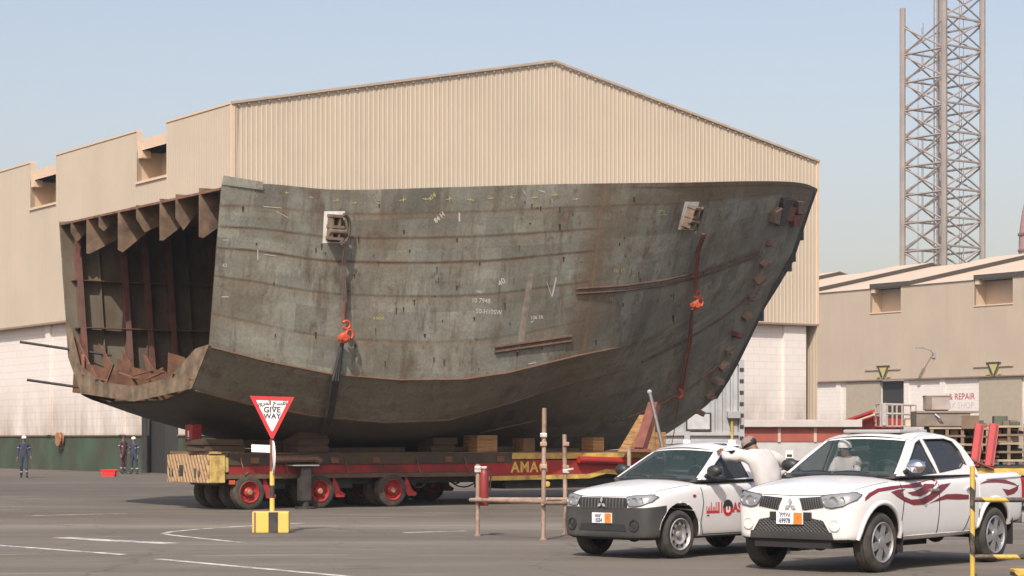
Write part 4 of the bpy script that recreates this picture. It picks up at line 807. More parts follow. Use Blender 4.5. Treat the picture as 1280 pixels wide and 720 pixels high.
# loaded low trailer
ZL = 47.5; sL = ZL / F; p = at(1145, 590, ZL); t = thing('flatbed_trailer', 'dark flatbed trailer with yellow edge carrying steel racks behind the right pickup', 'trailer', (p.x, p.y, 0), R(-4))
X = lambda px: (px - 1145) * sL; Z = lambda py: EYE + (HY - py) * sL
mb = MB(); mb.box(0, 8, 0, 2.5, .88, 1.02); mb.build('deck', M_dark, t); mb = MB(); mb.box(-.02, 8, -.05, 0, .80, .96); mb.build('side_edge', M_yel, t)
mb = MB(); mb.box(.3, 8, .6, 1.9, .5, .88); mb.build('chassis', M_dark, t)
for x in (1.0, 2.1, 6.4):
    for y in (.05, 2.45): mb = MB(); mb.lathe([(.001, -.02), (.25, 0), (.42, .02), (.42, .26), (.001, .28)], Matrix.Translation((x, y if y < 1 else y - .28, .42)) @ Matrix.Rotation(R(-90), 4, 'X'), 22); mb.build('wheel', M_black, t)
for px in (1213, 1231):
    mb = MB(); mb.bar((X(px + 3), -.12, Z(582)), (X(px + 11), .02, Z(530)), .20, .10, (0, 1, 0)); rp = mb.build('loading_ramp', mat('dull_red_ramp', (.40, .045, .05), .55, 0, .1, 4), t)
    mb = MB(); mb.bar((X(px + 5.5), -.18, Z(580)), (X(px + 13.5), -.05, Z(531)), .03, .05, (0, 1, 0)); mb.build('ramp_lip', M_redox, rp)
mb = MB(); mb.tube([(X(1185), -.15, Z(562)), (X(1215), -.2, Z(576)), (X(1240), -.12, Z(586))], .03, 6); mb.build('strap', M_redox, t)
rr = random.Random(11); M_rk = mat('rusty_rack_steel', (.20, .145, .095), .8, 0, .35, 3, dirt=(.07, .05, .035), damt=.6); M_rk2 = mat('buff_rack_steel', (.36, .29, .20), .75, 0, .25, 3, dirt=(.12, .08, .05), damt=.6)
def rack(px0, px1, py0, py1, y, label):
    q = at(px0, 0, ZL + y); r_ = thing('steel_rack', label, 'steel rack', (p.x + X(px0), p.y + y, 1.03), R(-4), 'steel racks on the flatbed trailer'); w = X(px1) - X(px0); h = Z(py0) - 1.03
    for x in (0, w * .5, w):
        for yy in (0, 1.1): mb = MB(); mb.box(x - .035, x + .035, yy - .035, yy + .035, 0, h * rr.uniform(.85, 1)); mb.build('post', M_rk2 if rr.random() < .5 else M_rk, r_)
    for i in range(5):
        z = h * (i + .4) / 5; mb = MB(); mb.box(-.06, w + .06, -.05, .0, z, z + .05); mb.build('shelf_beam', M_rk if i % 2 else M_rk2, r_); mb = MB(); mb.box(-.04, w + .04, 0, 1.1, z, z + .03); mb.build('shelf', M_rk, r_)
    for i in range(int(w * 14)):
        a = Vector((rr.uniform(0, w), rr.uniform(-.08, .7), rr.uniform(.1, h))); b = a + Vector((rr.uniform(-.3, .3), rr.uniform(-.1, .3), rr.uniform(-.12, .12))); mb = MB(); mb.bar(a, b, rr.uniform(.03, .08), rr.uniform(.03, .09)); mb.build('offcut', (M_rk, M_rk2, M_dark)[i % 3], r_)
    fill(r_, w, h, 16)
def fill(r_, w, h, n):
    for i in range(n):
        bw, bh = rr.uniform(.12, .42), rr.uniform(.08, .30); x = rr.uniform(0, max(.05, w - bw)); z = h * (int(rr.uniform(0, 4.99)) + .4) / 5 + .055; y = rr.uniform(.05, .5)
        mb = MB(); mb.box(x, x + bw, y, y + rr.uniform(.2, .5), z, z + bh, ch=.012); mb.build('machine_part', (M_rk, M_ch0, M_dark, M_rk2, M_gr0)[i % 5], r_)
    mb = MB(); mb.box(.02, w - .02, 1.02, 1.08, .05, h * .95); mb.build('back_sheet', M_dk0, r_)
M_ch0 = mat('grey_brown_casting', (.15, .125, .10), .7, .1, .3, 4); M_gr0 = mat('dull_green_paint', (.07, .085, .06), .7, 0, .3, 4, dirt=(.15, .10, .06)); M_dk0 = mat('dark_back_sheet', (.10, .085, .065), .8, 0, .35, 2, dirt=(.05, .035, .025), damt=.8)
rack(1168, 1206, 530, 570, .3, 'crowded rusty steel rack left of the red loading ramps')
rack(1208, 1240, 531, 575, .5, 'steel rack right behind the two red loading ramps')
rack(1244, 1285, 528, 575, .3, 'tall buff and rusty steel rack right of the red loading ramps')
t = thing('steel_chest', 'long dull brown steel chest lying on top of the left rack', 'chest', (p.x + X(1148), p.y + .25, Z(533)), R(-4)); w = X(1226) - X(1148)
M_ch = mat('dull_brown_steel', (.17, .14, .115), .6, .2, .2, 3, dirt=(.3, .26, .22), damt=.4)
mb = MB(); mb.box(0, w * .86, 0, 1.1, 0, Z(516) - Z(533), ch=.015); mb.build('body', M_ch, t); mb = MB(); mb.box(.0, w, -.03, 1.13, Z(516) - Z(533) + .002, Z(514) - Z(533) + .01); mb.build('lid', mat('brown_lid', (.22, .17, .13), .6), t)
mb = MB(); mb.tube([(w * .3, -.02, .28), (w * .36, -.1, .2), (w * .42, -.02, .1)], .02, 6); mb.build('handle', M_galv, t); mb = MB(); mb.box(w * .72, w * 1.0, -.01, 1.0, -.05, .25); mb.build('side_bracket', M_rk, t)
t = thing('metal_box', 'square greyish metal box standing on the brown chest', 'box', (p.x + X(1162), p.y + .45, Z(513.6)), R(-4)); w = X(1192) - X(1162); h = Z(494.5) - Z(513.6)
mb = MB(); mb.box(0, w, 0, .5, .03, h, ch=.012); mb.build('body', mat('greyish_metal', (.36, .32, .29), .4, .4, .15, 3), t); mb = MB(); mb.box(-.012, w + .012, -.012, .51, h - .02, h + .012); mb.build('lid', M_ch, t); mb = MB(); mb.box(.03, w - .03, .03, .47, 0, .03); mb.build('foot', M_dark, t); mb = MB(); mb.box(-.004, w * .26, -.006, 0.0, .05, h - .03); mb.build('side_panel', M_ch, t)
# ---------------------------------------------------------------- pickups
def car_paint():
    k = NT('white_car_paint', .32); v = k.coord('Object'); z = k.sep(v)[2]
    n = k.noise(v, 2.5, 7, .68); h = k.ramp(z, [(.35, 1.0), (.95, 0.0)]); f = k.math('MULTIPLY', k.ramp(n, [(.35, .15), (.7, 1.0)]), h)
    k.b.inputs['Coat Weight'].default_value = .5; k.b.inputs['Coat Roughness'].default_value = .06
    k.l(k.math('MULTIPLY_ADD', f, .3, .3), k.b.inputs['Roughness'])
    return k.out(k.mix(k.math('MULTIPLY', f, .38), k.ramp(k.noise(v, 1.2, 5), [(.3, (.64, .635, .62)), (.7, (.69, .685, .675))]), (.42, .36, .28)))
M_car = car_paint()
M_plast = mat('grey_bumper_plastic', (.038, .038, .037), .55, 0, .12, 5, dirt=(.10, .09, .072), damt=.4, dscale=2)
M_trimk = mat('black_trim_plastic', (.022, .022, .022), .5, 0, .1, 8)
M_well = mat('wheel_well_liner', (.016, .015, .014), .9)
M_chrome = mat('chrome', (.75, .75, .76), .14, 1.0, .03, 5)
M_alloy = mat('alloy_silver', (.50, .50, .51), .3, .8, .06, 8, dirt=(.2, .17, .14), damt=.4)
M_steelw = mat('steel_wheel_silver', (.42, .42, .42), .4, .5, .06, 8, dirt=(.2, .17, .14), damt=.5)
M_tyre = mat('car_tyre', (.030, .028, .026), .85, 0, .25, 10, dirt=(.10, .082, .06), damt=.7, dscale=4)
M_lens = glass('headlamp_lens', (.5, .53, .55), .03, .10); M_glass = glass('tinted_side_glass', (.045, .05, .055), .03, .58); M_wind = glass('windshield_glass', (.06, .105, .10), .03, .30)
M_seat = mat('dark_seat_fabric', (.045, .048, .05), .9); M_dash = mat('dashboard_grey', (.06, .062, .065), .7); M_amber = mat('amber_lens', (.75, .22, .03), .3); M_redlens = mat('red_lens', (.30, .02, .02), .3)
M_stripe = mat('maroon_stripe', (.17, .018, .026), .35, 0, .1, 4); M_stripe2 = mat('dark_blue_stripe', (.035, .03, .10), .35); M_letter = mat('red_lettering_vinyl', (.50, .03, .035), .5)
M_plw = mat('plate_white', (.75, .75, .74), .5); M_plo = mat('plate_orange', (.78, .20, .03), .5)
def poly_tris(outer, holes=(), step=.06):
    """fine triangulation of a 2D polygon with holes"""
    pts = []; edges = []
    def loop(lp):
        b = len(pts); q = []
        for i, p in enumerate(lp):
            a = Vector(p); c = Vector(lp[(i + 1) % len(lp)]); n = max(1, int((c - a).length / step))
            for j in range(n): q.append(a + (c - a) * j / n)
        pts.extend(q); edges.extend([(b + i, b + (i + 1) % len(q)) for i in range(len(q))]); return q
    L0 = loop(outer); HL = [loop(h) for h in holes]
    def inside(p, lp):
        r = False; n = len(lp)
        for i in range(n):
            a, b = lp[i], lp[(i + 1) % n]
            if (a[1] > p[1]) != (b[1] > p[1]) and p[0] < (b[0] - a[0]) * (p[1] - a[1]) / (b[1] - a[1]) + a[0]: r = not r
        return r
    x0, x1 = min(p[0] for p in L0), max(p[0] for p in L0); y0, y1 = min(p[1] for p in L0), max(p[1] for p in L0)
    x = x0 + step / 2
    while x < x1:
        y = y0 + step / 2
        while y < y1:
            p = Vector((x, y))
            if inside(p, L0) and not any(inside(p, h) for h in HL) and all((p - q).length > step * .45 for q in pts[:len(L0) + sum(map(len, HL))]): pts.append(p)
            y += step
        x += step
    v, e, f, *_ = delaunay_2d_cdt([Vector(p) for p in pts], edges, [], 0, 1e-5)
    out = []
    for t in f:
        c = sum((Vector(v[i]) for i in t), Vector((0, 0))) / len(t)
        if inside(c, L0) and not any(inside(c, h) for h in HL): out.append(tuple(t))
    return [Vector(q) for q in v], out
def shell_mesh(v3, f, nrm, th):
    """thin solid from a surface: inner side, outer side, rim"""
    n = len(v3); vs = [p for p in v3] + [p + m * th for p, m in zip(v3, nrm)]; fs = [t[::-1] for t in f] + [tuple(i + n for i in t) for t in f]
    cnt = {}
    for t in f:
        for i in range(len(t)): a, b = t[i], t[(i + 1) % len(t)]; cnt[(a, b)] = 1
    for (a, b) in list(cnt):
        if (b, a) not in cnt: fs.append((a, b, b + n, a + n))
    return vs, fs
class Pickup:
    """vehicle space: x forward from the front axle, y to the vehicle's left, z up"""
    def __init__(s, root, dz, double, wr, bot):
        s.root = root; s.dz = dz; s.wr = wr; s.wb = 2.85; s.bot = bot
        s.tail = -3.93 if double else -4.3; xg_ = s.xg = -2.42 if double else -2.02
        st = []   # x, half width, z bottom, z edge, z centre
        F_ = [(.655, .42, .10, .86, .875), (.650, .64, .05, .89, .915), (.620, .765, .02, .935, .975), (.53, .842, .0, .985, 1.03), (.38, .885, .0, 1.025, 1.07), (.12, .902, .0, 1.06, 1.11), (-.28, .902, .0, 1.105, 1.165), (-.52, .893, .0, 1.115, 1.165), (-1.0, .893, .0, 1.12, 1.15), (-1.8, .893, .0, 1.14, 1.15), (-2.62, .893, .02, 1.16, 1.155), (-2.80, .893, .05, 1.175, 1.165), (-3.4, .893, .09, 1.18, 1.175), (-4.05, .885, .13, 1.185, 1.18), (s.tail, .86, .17, 1.185, 1.18)]
        rings = []
        for x, w, zb, ze, zc in F_:
            if double and -4.2 < x < -.52: x = -.52 + (x + .52) * (.84 if x > -2.9 else .90)
            zb, ze, zc = (zb + bot, ze + dz, zc + dz); mid = zb + (ze - zb) * .52
            rings.append([(x, 0, zb), (x, w * .60, zb), (x, w * .93, zb + .005), (x, w * .985, zb + .07), (x, w, mid - .06), (x, w * 1.0, mid + .10), (x, w * .985, ze - .10), (x, w * .955, ze - .035), (x, w * .87, ze + .002), (x, w * .45, zc), (x, 0, zc + .008)])
        n = len(rings[0]); vs = []; fs = []
        for r in rings: vs += [Vector(p) for p in r]
        m0 = len(vs); mirror = {}
        for i, p in enumerate(list(vs)):
            if abs(p.y) < 1e-6: mirror[i] = i
            else: mirror[i] = len(vs); vs.append(Vector((p.x, -p.y, p.z)))
        for i in range(len(rings) - 1):
            for j in range(n - 1):
                q = (i * n + j, i * n + j + 1, (i + 1) * n + j + 1, (i + 1) * n + j); fs.append(q); fs.append(tuple(mirror[k] for k in q)[::-1])
        for base in (0, (len(rings) - 1) * n):
            for j in range(n - 1):
                q = (base + j, base + j + 1, mirror[base + j + 1], mirror[base + j]); q = tuple(dict.fromkeys(q)); fs.append(q)
        mb = MB(); mb.add(vs, fs); o = mb.build('body_cage', [M_car, M_well], None)
        md = o.modifiers.new('s', 'SUBSURF'); md.levels = 3; md.render_levels = 3
        me = eval_mesh(o); bpy.data.objects.remove(o); body = bpy.data.objects.new('body', me); COL.objects.link(body)
        # cut the wheel arches and the load bed
        cut = MB(); ar = wr + .075
        for ax in (0, -s.wb):
            for sg in (-1, 1): cut.lathe([(.001, -.0), (ar, 0), (ar, .40), (.001, .40)], Matrix.Translation((ax, sg * .92 if sg > 0 else -.52, wr + .03)) @ Matrix.Rotation(R(90), 4, 'X') @ (Matrix.Translation((0, 0, -.0))), 48)
        cut.box(s.tail + .07, xg_ - .09, -.76, .76, .78 + dz, 2.0)
        co_ = cut.build('cutter', [M_well])
        bo = body.modifiers.new('b', 'BOOLEAN'); bo.object = co_; bo.operation = 'DIFFERENCE'; bo.solver = 'EXACT'
        me2 = eval_mesh(body); body.data = me2; body.modifiers.clear(); bpy.data.objects.remove(co_)
        c2 = MB(); c2.box(xg_ - .018, xg_ + .018, -1.2, 1.2, .72 + dz, 2.0); co_ = c2.build('cutter', [M_well]); bo = body.modifiers.new('b', 'BOOLEAN'); bo.object = co_; bo.operation = 'DIFFERENCE'; bo.solver = 'EXACT'; me2 = eval_mesh(body); body.data = me2; body.modifiers.clear(); bpy.data.objects.remove(co_)
        me2.materials.clear(); me2.materials.append(M_car); me2.materials.append(M_well)
        for p in me2.polygons:
            c = p.center; p.material_index = 0
            for ax in (0, -s.wb):
                d = math.hypot(c.x - ax, c.z - wr - .03)
                if d < ar + .004 and abs(c.y) > .4 and (abs(abs(c.y) - .52) < .012 or abs(p.normal.y) < .35) and d > ar - .03 or (d < ar - .02 and abs(c.y) < .56 and abs(p.normal.y) > .8): p.material_index = 1
            if p.normal.z < -.6: p.material_index = 1
            if c.x < xg_ - .08 and c.z < 1.14 + dz and abs(c.y) < .77 and c.x > s.tail + .05 and c.z > .77 + dz: p.material_index = 1
        me2.polygons.foreach_set('use_smooth', [True] * len(me2.polygons)); me2.set_sharp_from_angle(angle=R(32))
        body.name = 'body'; body.parent = root; s.body = body
        bm = bmesh.new(); bm.from_mesh(me2); s.bvh = BVHTree.FromBMesh(bm); bm.free()
        s.cab(double); s.common()
    def ray(s, o, d):
        h = s.bvh.ray_cast(Vector(o), Vector(d))
        if h[0] is None: h = s.bvh.find_nearest(Vector(o) + Vector(d) * 2)
        n = h[1].normalized(); return h[0], (n if n.dot(Vector(d)) < 0 else -n)
    def hit(s, axis, p):
        if axis == 'front': return s.ray((3, p[0], p[1]), (-1, 0, 0))
        if axis == 'side': return s.ray((p[0], 3, p[1]), (0, -1, 0))
        if axis == 'right': return s.ray((p[0], -3, p[1]), (0, 1, 0))
        if axis == 'top': return s.ray((p[0], p[1], 4), (0, 0, -1))
    def patch(s, name, axis, outer, m, off=.004, th=.012, holes=(), step=.05, parent=None, mb=None):
        v, f = poly_tris(outer, holes, step); P = []; N = []
        for q in v: h, n = s.hit(axis, q); P.append(h + n * off); N.append(n)
        if axis in ('side', 'top'): pass
        vs, fs = shell_mesh(P, f, N, th)
        if mb is not None: mb.add(vs, fs); return None
        return MB().add(vs, fs).build(name, m, parent or s.root, smooth=35)
    def decal(s, name, axis, vs2, fs, m, off=.003, parent=None):
        out = []
        for q in vs2: h, n = s.hit(axis, q); out.append(h + n * off)
        return MB().add(out, fs).build(name, m, parent or s.root)
    def line(s, name, axis, pts, m, r=.0075, off=.0, sub=6):
        out = []
        for a, b in zip(pts, pts[1:]):
            for i in range(sub): f = i / sub; h, n = s.hit(axis, (a[0] + (b[0] - a[0]) * f, a[1] + (b[1] - a[1]) * f)); out.append(h + n * off)
        h, n = s.hit(axis, pts[-1]); out.append(h + n * off)
        return MB().tube(out, r, 5).build(name, m, s.root)
    def cab(s, double):
        dz = s.dz; root = s.root
        zb, zt = 1.165 + dz, 1.64 + dz * 1.5
        xe = -2.40 if double else -1.95               # foot of the rear pillar
        xr = -2.22 if double else -1.78               # rear end of the roof
        WB, WT = .860, .615
        def yy(z): t = (z - zb) / (zt - zb); return WB + (WT - WB) * (t * .80 + .20 * t * t)
        A0, A1 = (-.48, zb), (-1.14, zt - .03)              # A pillar foot and head
        top = [(-1.14, zt - .03), (-1.35, zt + .025), (-1.75, zt + .05), (xr + .25, zt + .035), (xr, zt - .02), (xr - .10, zt - .10), (xr - .17, zt - .24), (xe - .02, zb + .16), (xe - .04, zb)]
        outer = [A0] + top
        xB = -1.36 if double else -1.56
        def lerp(a, b, f): return (a[0] + (b[0] - a[0]) * f, a[1] + (b[1] - a[1]) * f)
        wz0, wz1 = zb + .035, zt - .055
        fw = [(-.60, wz0), (-.66, wz0 + .06), lerp(A0, A1, .93), (-1.30, wz1 + .015), (xB + .05, wz1 + .03), (xB - .01, wz0 - .005)]
        fw[1] = (lerp(A0, A1, .22)[0] - .075, lerp(A0, A1, .22)[1]); fw[2] = (-1.14 - .05, wz1 - .015)
        fw[0] = (-.60, wz0 - .045)
        holes = [fw]
        if double:
            rw = [(xB - .10, wz0 + .0), (xB - .06, wz1 + .03), (-1.95, wz1 + .035), (-2.12, wz1 + .0), (-2.19, wz1 - .11), (-2.21, wz1 - .30), (-2.15, wz0 + .11), (-2.02, wz0 + .05)]; holes.append(rw)
        s.holes = holes
        nrm = lambda sg, z: Vector((0, sg, .35)).normalized()
        for sg in (1, -1):
            v, f = poly_tris(outer, holes, .07)
            P = [Vector((q.x, sg * (yy(q.y) - .06 * max(0, (q.x + .9) / .6) ** 2 * (q.y < zb + .4)), q.y)) for q in v]
            vs, fs = shell_mesh(P, f, [Vector((0, -sg, 0))] * len(P), .05); MB().add(vs, fs).build('cab_side', M_car, root, smooth=30)
            for h in holes:
                v, f = poly_tris(h, (), .08); P = [Vector((q.x, sg * (yy(q.y) - .02), q.y)) for q in v]; vs, fs = shell_mesh(P, f, [Vector((0, -sg, 0))] * len(P), .005); MB().add(vs, fs).build('side_window', M_glass, root, smooth=30)
                mb = MB(); mb.tube([Vector((q[0], sg * (yy(q[1]) - .002), q[1])) for q in h + h[:1]], .011, 5); mb.build('window_seal', M_trimk, root)
        # roof skin between the two cab sides
        rt = [(-1.08, zt - .012)] + [(a, b) for a, b in top[1:6]]
        vs = []; nn = 12
        rt = [(-1.12, zt - .033), (-1.22, zt + .0), (-1.35, zt + .026)] + [(x, z) for x, z in top[2:9]]
        for x, z in rt:
            yh = yy(z) + .004
            for j in range(nn + 1):
                t = -1 + 2 * j / nn; e = 1 - abs(t) ** 3; cr = .055 if z > zt - .1 else .0
                back = -.06 * (1 - t * t) if x < xr - .05 else (.05 * (1 - t * t) if x > -1.15 else 0)
                vs.append(Vector((x + back, t * yh, z + cr * (1 - t * t) * min(1, max(0, (zt + .1 - zt)) * 10))))
        MB().add(vs, [(i * (nn + 1) + j, (i + 1) * (nn + 1) + j, (i + 1) * (nn + 1) + j + 1, i * (nn + 1) + j + 1) for i in range(len(rt) - 1) for j in range(nn)]).build('roof', M_car, root, smooth=40)
        # windshield: ruled between the pillars with a bow, black band round it
        def wsh(u, t, off=0):                        # u -1..1, t 0..1
            a = lerp(A0, A1, t); yv = yy(a[1]) - .01; bow = .16 * (1 - t * .45) * (1 - u * u)
            return Vector((a[0] + bow + off, u * yv, a[1] + .035 * (1 - u * u) * t + off * .9))
        def grid(u0, u1, t0, t1, off, nu=14, nt=6):
            return [wsh(u0 + (u1 - u0) * i / nu, t0 + (t1 - t0) * j / nt, off) for j in range(nt + 1) for i in range(nu + 1)], [(j * (nu + 1) + i, j * (nu + 1) + i + 1, (j + 1) * (nu + 1) + i + 1, (j + 1) * (nu + 1) + i) for j in range(nt) for i in range(nu)]
        g = grid(-.90, .90, .035, .955, -.004); MB().add(*g).build('windshield', M_wind, root, smooth=40)
        for q in ((-1, -.90, 0, 1), (.90, 1, 0, 1)): mb = MB(); mb.add(*grid(*q, 0, 2, 8)); mb.build('windshield_pillar', M_car, root, smooth=40)
        mb = MB()
        for q in ((-.90, .90, 0, .04), (-.905, -.885, .02, .97), (.885, .905, .02, .97)): mb.add(*grid(*q, .003))
        mb.build('windshield_seal', M_trimk, root, smooth=40)
        mb = MB(); mb.add(*grid(-.90, .90, .955, 1.0, .001)); mb.build('header_strip', M_car, root, smooth=40)
        mb = MB()
        for u0, u1 in ((-.62, -.08), (-.02, .55)): mb.tube([wsh(u0 + (u1 - u0) * i / 6, .05 + .035 * math.sin(math.pi * i / 6), .018) for i in range(7)], .010, 5)
        mb.build('wipers', M_trimk, root)
        # inside: dashboard, seats, wheel, mirror
        mb = MB(); mb.prism([(xe + .03, zb - .03), (-.44, zb - .03), (-.44, zb + .022), (-.84, zb + .05), (-.92, zb - .005), (xe + .03, zb - .005)], -.80, .80, 'y'); mb.build('dashboard', M_dash, root)
        rows = [-1.42] + ([-2.05] if double else [])
        for x in rows:
            for y in (-.37, .37):
                mb = MB(); mb.prism([(x + .12, zb - .02), (x + .02, zb + .30), (x - .10, zb + .30), (x - .06, zb - .02)], y - .25, y + .25, 'y'); st = mb.build('seat', M_seat, root)
                mb = MB(); mb.box(x - .09, x, y - .13, y + .13, zb + .33, zb + .50, ch=.03); mb.tube([(x - .04, y, zb + .28), (x - .04, y, zb + .36)], .02, 6); mb.build('headrest', M_seat, st)
        m_ = Matrix.Translation((-1.02, .37, zb + .03)) @ Matrix.Rotation(R(-62), 4, 'Y'); mb = MB(); mb.tube([m_ @ Vector((.18 * math.cos(a), .18 * math.sin(a), 0)) for a in [2 * math.pi * i / 20 for i in range(21)]], .014, 6); mb.build('steering_wheel', M_trimk, root)
        p = wsh(0, .82, -.06); mb = MB(); mb.box(p.x - .02, p.x + .01, -.11, .11, p.z - .03, p.z + .03, ch=.01); mb.build('rear_view_mirror', M_trimk, root)
        s.wsh = wsh; s.yy = yy; s.zb, s.zt, s.xe, s.xr = zb, zt, xe, xr
        # rear panel and glass
        mb = MB(); mb.box(xe - .03, xe + .0, -.8, .8, zb - .02, zb + .16); mb.build('cab_rear', M_car, root)
    def common(s):
        dz = s.dz; root = s.root
        # door cut lines and handles on both sides
    def wheels(s, m_rim, kind):
        r = s.wr; hw = .105
        for ax in (0, -s.wb):
            for sg in (1, -1):
                m_ = Matrix.Translation((ax, sg * (.78 + hw), r)) @ Matrix.Rotation(R(-90) * sg, 4, 'X')
                mb = MB(); mb.lathe([(r * .66, -.005), (r * .66, -2 * hw), (r * .84, -2 * hw - .012), (r * .955, -2 * hw + .01), (r, -2 * hw + .045), (r, -.045), (r * .955, -.010), (r * .84, .012), (r * .70, .004)], m_, 48, True)
                w = mb.build("wheel", M_tyre, s.root, smooth=40)
                gr = MB()
                for q in (-.05, -.105, -.16): gr.lathe([(r * 1.0 + .0015, q - .006), (r * 1.0 + .0015, q + .006)], m_, 48)
                gr.build('tread_grooves', M_trimk, w)
                mb = MB(); mb.lathe([(r * .60, -2 * hw + .02), (r * .60, -.10), (.001, -.10)], m_, 32); mb.build('brake_drum', M_well, w)
                mb = MB()
                if kind == 'steel':
                    mb.lathe([(r * .68, .004), (r * .64, .014), (r * .60, -.004), (r * .575, -.035), (r * .53, -.022), (r * .40, -.010), (r * .30, -.03), (r * .26, -.05), (r * .15, -.05), (r * .13, .0), (.001, .006)], m_, 40)
                    mb.mi = 1
                    for i in range(10):
                        a = 2 * math.pi * i / 10; c = m_ @ Vector((r * .475 * math.cos(a), r * .475 * math.sin(a), -.0125)); q = m_.to_3x3() @ Vector((0, 0, 1)); mb.tube([c - q * .006, c + q * .006], .021, 8)
                    mb.build('rim', [m_rim, M_trimk], w, smooth=30)
                else:
                    mb.lathe([(r * .69, .006), (r * .655, .016), (r * .61, -.002), (r * .60, -.08)], m_, 40)
                    for i in range(6):
                        a = 2 * math.pi * i / 6 + .3; ca, sa = math.cos(a), math.sin(a)
                        def q(rr, tt, h): return m_ @ Vector((rr * ca - tt * sa, rr * sa + tt * ca, h))
                        vs = [q(r * .12, -.038, .0), q(r * .12, .038, .0), q(r * .62, .052, -.006), q(r * .62, -.052, -.006), q(r * .12, -.038, -.05), q(r * .12, .038, -.05), q(r * .62, .052, -.05), q(r * .62, -.052, -.05)]
                        mb.add(vs, [(0, 1, 2, 3), (0, 4, 5, 1), (1, 5, 6, 2), (2, 6, 7, 3), (3, 7, 4, 0)])
                    mb.lathe([(r * .22, -.05), (r * .20, .006), (r * .12, .012), (.001, .014)], m_, 20); rim = mb.build('rim', m_rim, w, smooth=35)
            mb = MB(); mb.tube([(ax, -.7, r), (ax, .7, r)], .05, 8); mb.sphere((ax, 0, r), .13); mb.build("axle", M_well, s.root)
def number_plate(pk, y0, y1, z0, z1, top_s, bot_s):
    h, n = pk.hit('front', ((y0 + y1) / 2, (z0 + z1) / 2)); x = h.x + .035
    mb = MB(); mb.box(x - .02, x, y0, y1, z0, z1, ch=.004); pl = mb.build('number_plate', M_plw, pk.root)
    mb = MB(); mb.box(x, x + .003, y0 + (y1 - y0) * .66, y1 - .005, z0 + .005, z1 - .005); mb.build('orange_panel', M_plo, pl)
    mb = MB(); cy = y0 + (y1 - y0) * .33; hh = (z1 - z0)
    for tx, zc in ((top_s, z0 + hh * .74), (bot_s, z0 + hh * .27)): text_on(mb, tx, hh * .52, frame((x + .003, cy, zc), (0, 1, 0), (0, 0, 1)), .003, 1.0, .82)
    mb.build('digits', M_stripe2 if False else mat('plate_ink', (.05, .05, .12), .6), pl)
    mb = MB(); text_on(mb, 'البحرين'[::-1] if False else '\ufe91\ufeb0', hh * .25, frame((x + .0045, y0 + (y1 - y0) * .83, z0 + hh * .6), (0, 1, 0), (0, 0, 1)), .002); mb.build('plate_script', mat('plate_red', (.45, .05, .02), .6), pl)
def emblem(pk, name, y, z, sc, off=.02):
    h, n = pk.hit('front', (y, z)); m_ = frame(h + n * off, Vector((0, 1, 0)), (0, 0, 1)); mb = MB(); a = sc * .5
    for ang in (90, 210, 330):
        d = Vector((math.cos(R(ang)), math.sin(R(ang)), 0)); e = Vector((math.cos(R(ang + 30)), math.sin(R(ang + 30)), 0)) * a * .5; g_ = Vector((math.cos(R(ang - 30)), math.sin(R(ang - 30)), 0)) * a * .5; vs = [Vector((0, 0, 0)), e, d * a * .5 * 2 * .87 + Vector((0, 0, 0)), g_]
        vs[2] = e + g_; vs = [v * 1.0 + d * a * .04 for v in vs]
        vv = [m_ @ v for v in vs] + [m_ @ (v + Vector((0, 0, .008))) for v in vs]; mb.add(vv, [(0, 3, 2, 1), (4, 5, 6, 7), (0, 1, 5, 4), (1, 2, 6, 5), (2, 3, 7, 6), (3, 0, 4, 7)])
    return mb.build(name, mat('emblem_silver', (.40, .41, .42), .35, .3), pk.root)
def headlamp(pk, sg, poly, refl):
    q = [(sg * y, z) for y, z in poly]
    hl = pk.patch('headlight', 'front', q, mat('lamp_housing', (.30, .305, .31), .3, .7), .0, .012, step=.03)
    pk.patch('lens', 'front', q, M_lens, .016, .006, step=.03, parent=hl)
    out = []
    for a, b in zip(q, q[1:] + q[:1]):
        for i in range(4): h, n = pk.hit('front', (a[0] + (b[0] - a[0]) * i / 4, a[1] + (b[1] - a[1]) * i / 4)); out.append(h + n * .012)
    MB().tube(out + out[:1], .006, 5).build('lamp_seal', M_trimk, hl)
    for (y, z, r) in refl:
        h, n = pk.hit('front', (sg * y, z)); m_ = frame(h + Vector((.013, 0, 0)), (0, 1, 0), (0, 0, 1)); mb = MB(); mb.lathe([(r, .004), (r * .8, .0), (r * .45, -.004), (.001, -.003)], m_, 20); mb.build('reflector', M_chrome, hl, smooth=40)
    return hl
YAW = math.atan2(-.755, -.656)
def side_mirror(pk, sg, m, x=-.62):
    z = pk.zb + .09; y = .82 if sg > 0 else .76; x = x if sg > 0 else x - .12
    mb = MB(); mb.tube([(x, sg * (y - .02), z - .06), (x + .02, sg * (y + .10), z)], .025, 6); mb.build('mirror_arm', M_trimk, pk.root)
    mb = MB(); mb.sphere((x, sg * (y + .17), z + .03), (.075, .13, .085)); mi = mb.build('side_mirror', m if sg > 0 else M_trimk, pk.root, smooth=60)
    mb = MB(); mb.box(x - .078, x - .05, sg * (y + .17) - .1, sg * (y + .17) + .1, z - .03, z + .09, ch=.01); mb.build('mirror_glass', mat('mirror_glass', (.25, .28, .30), .05, .9), mi)

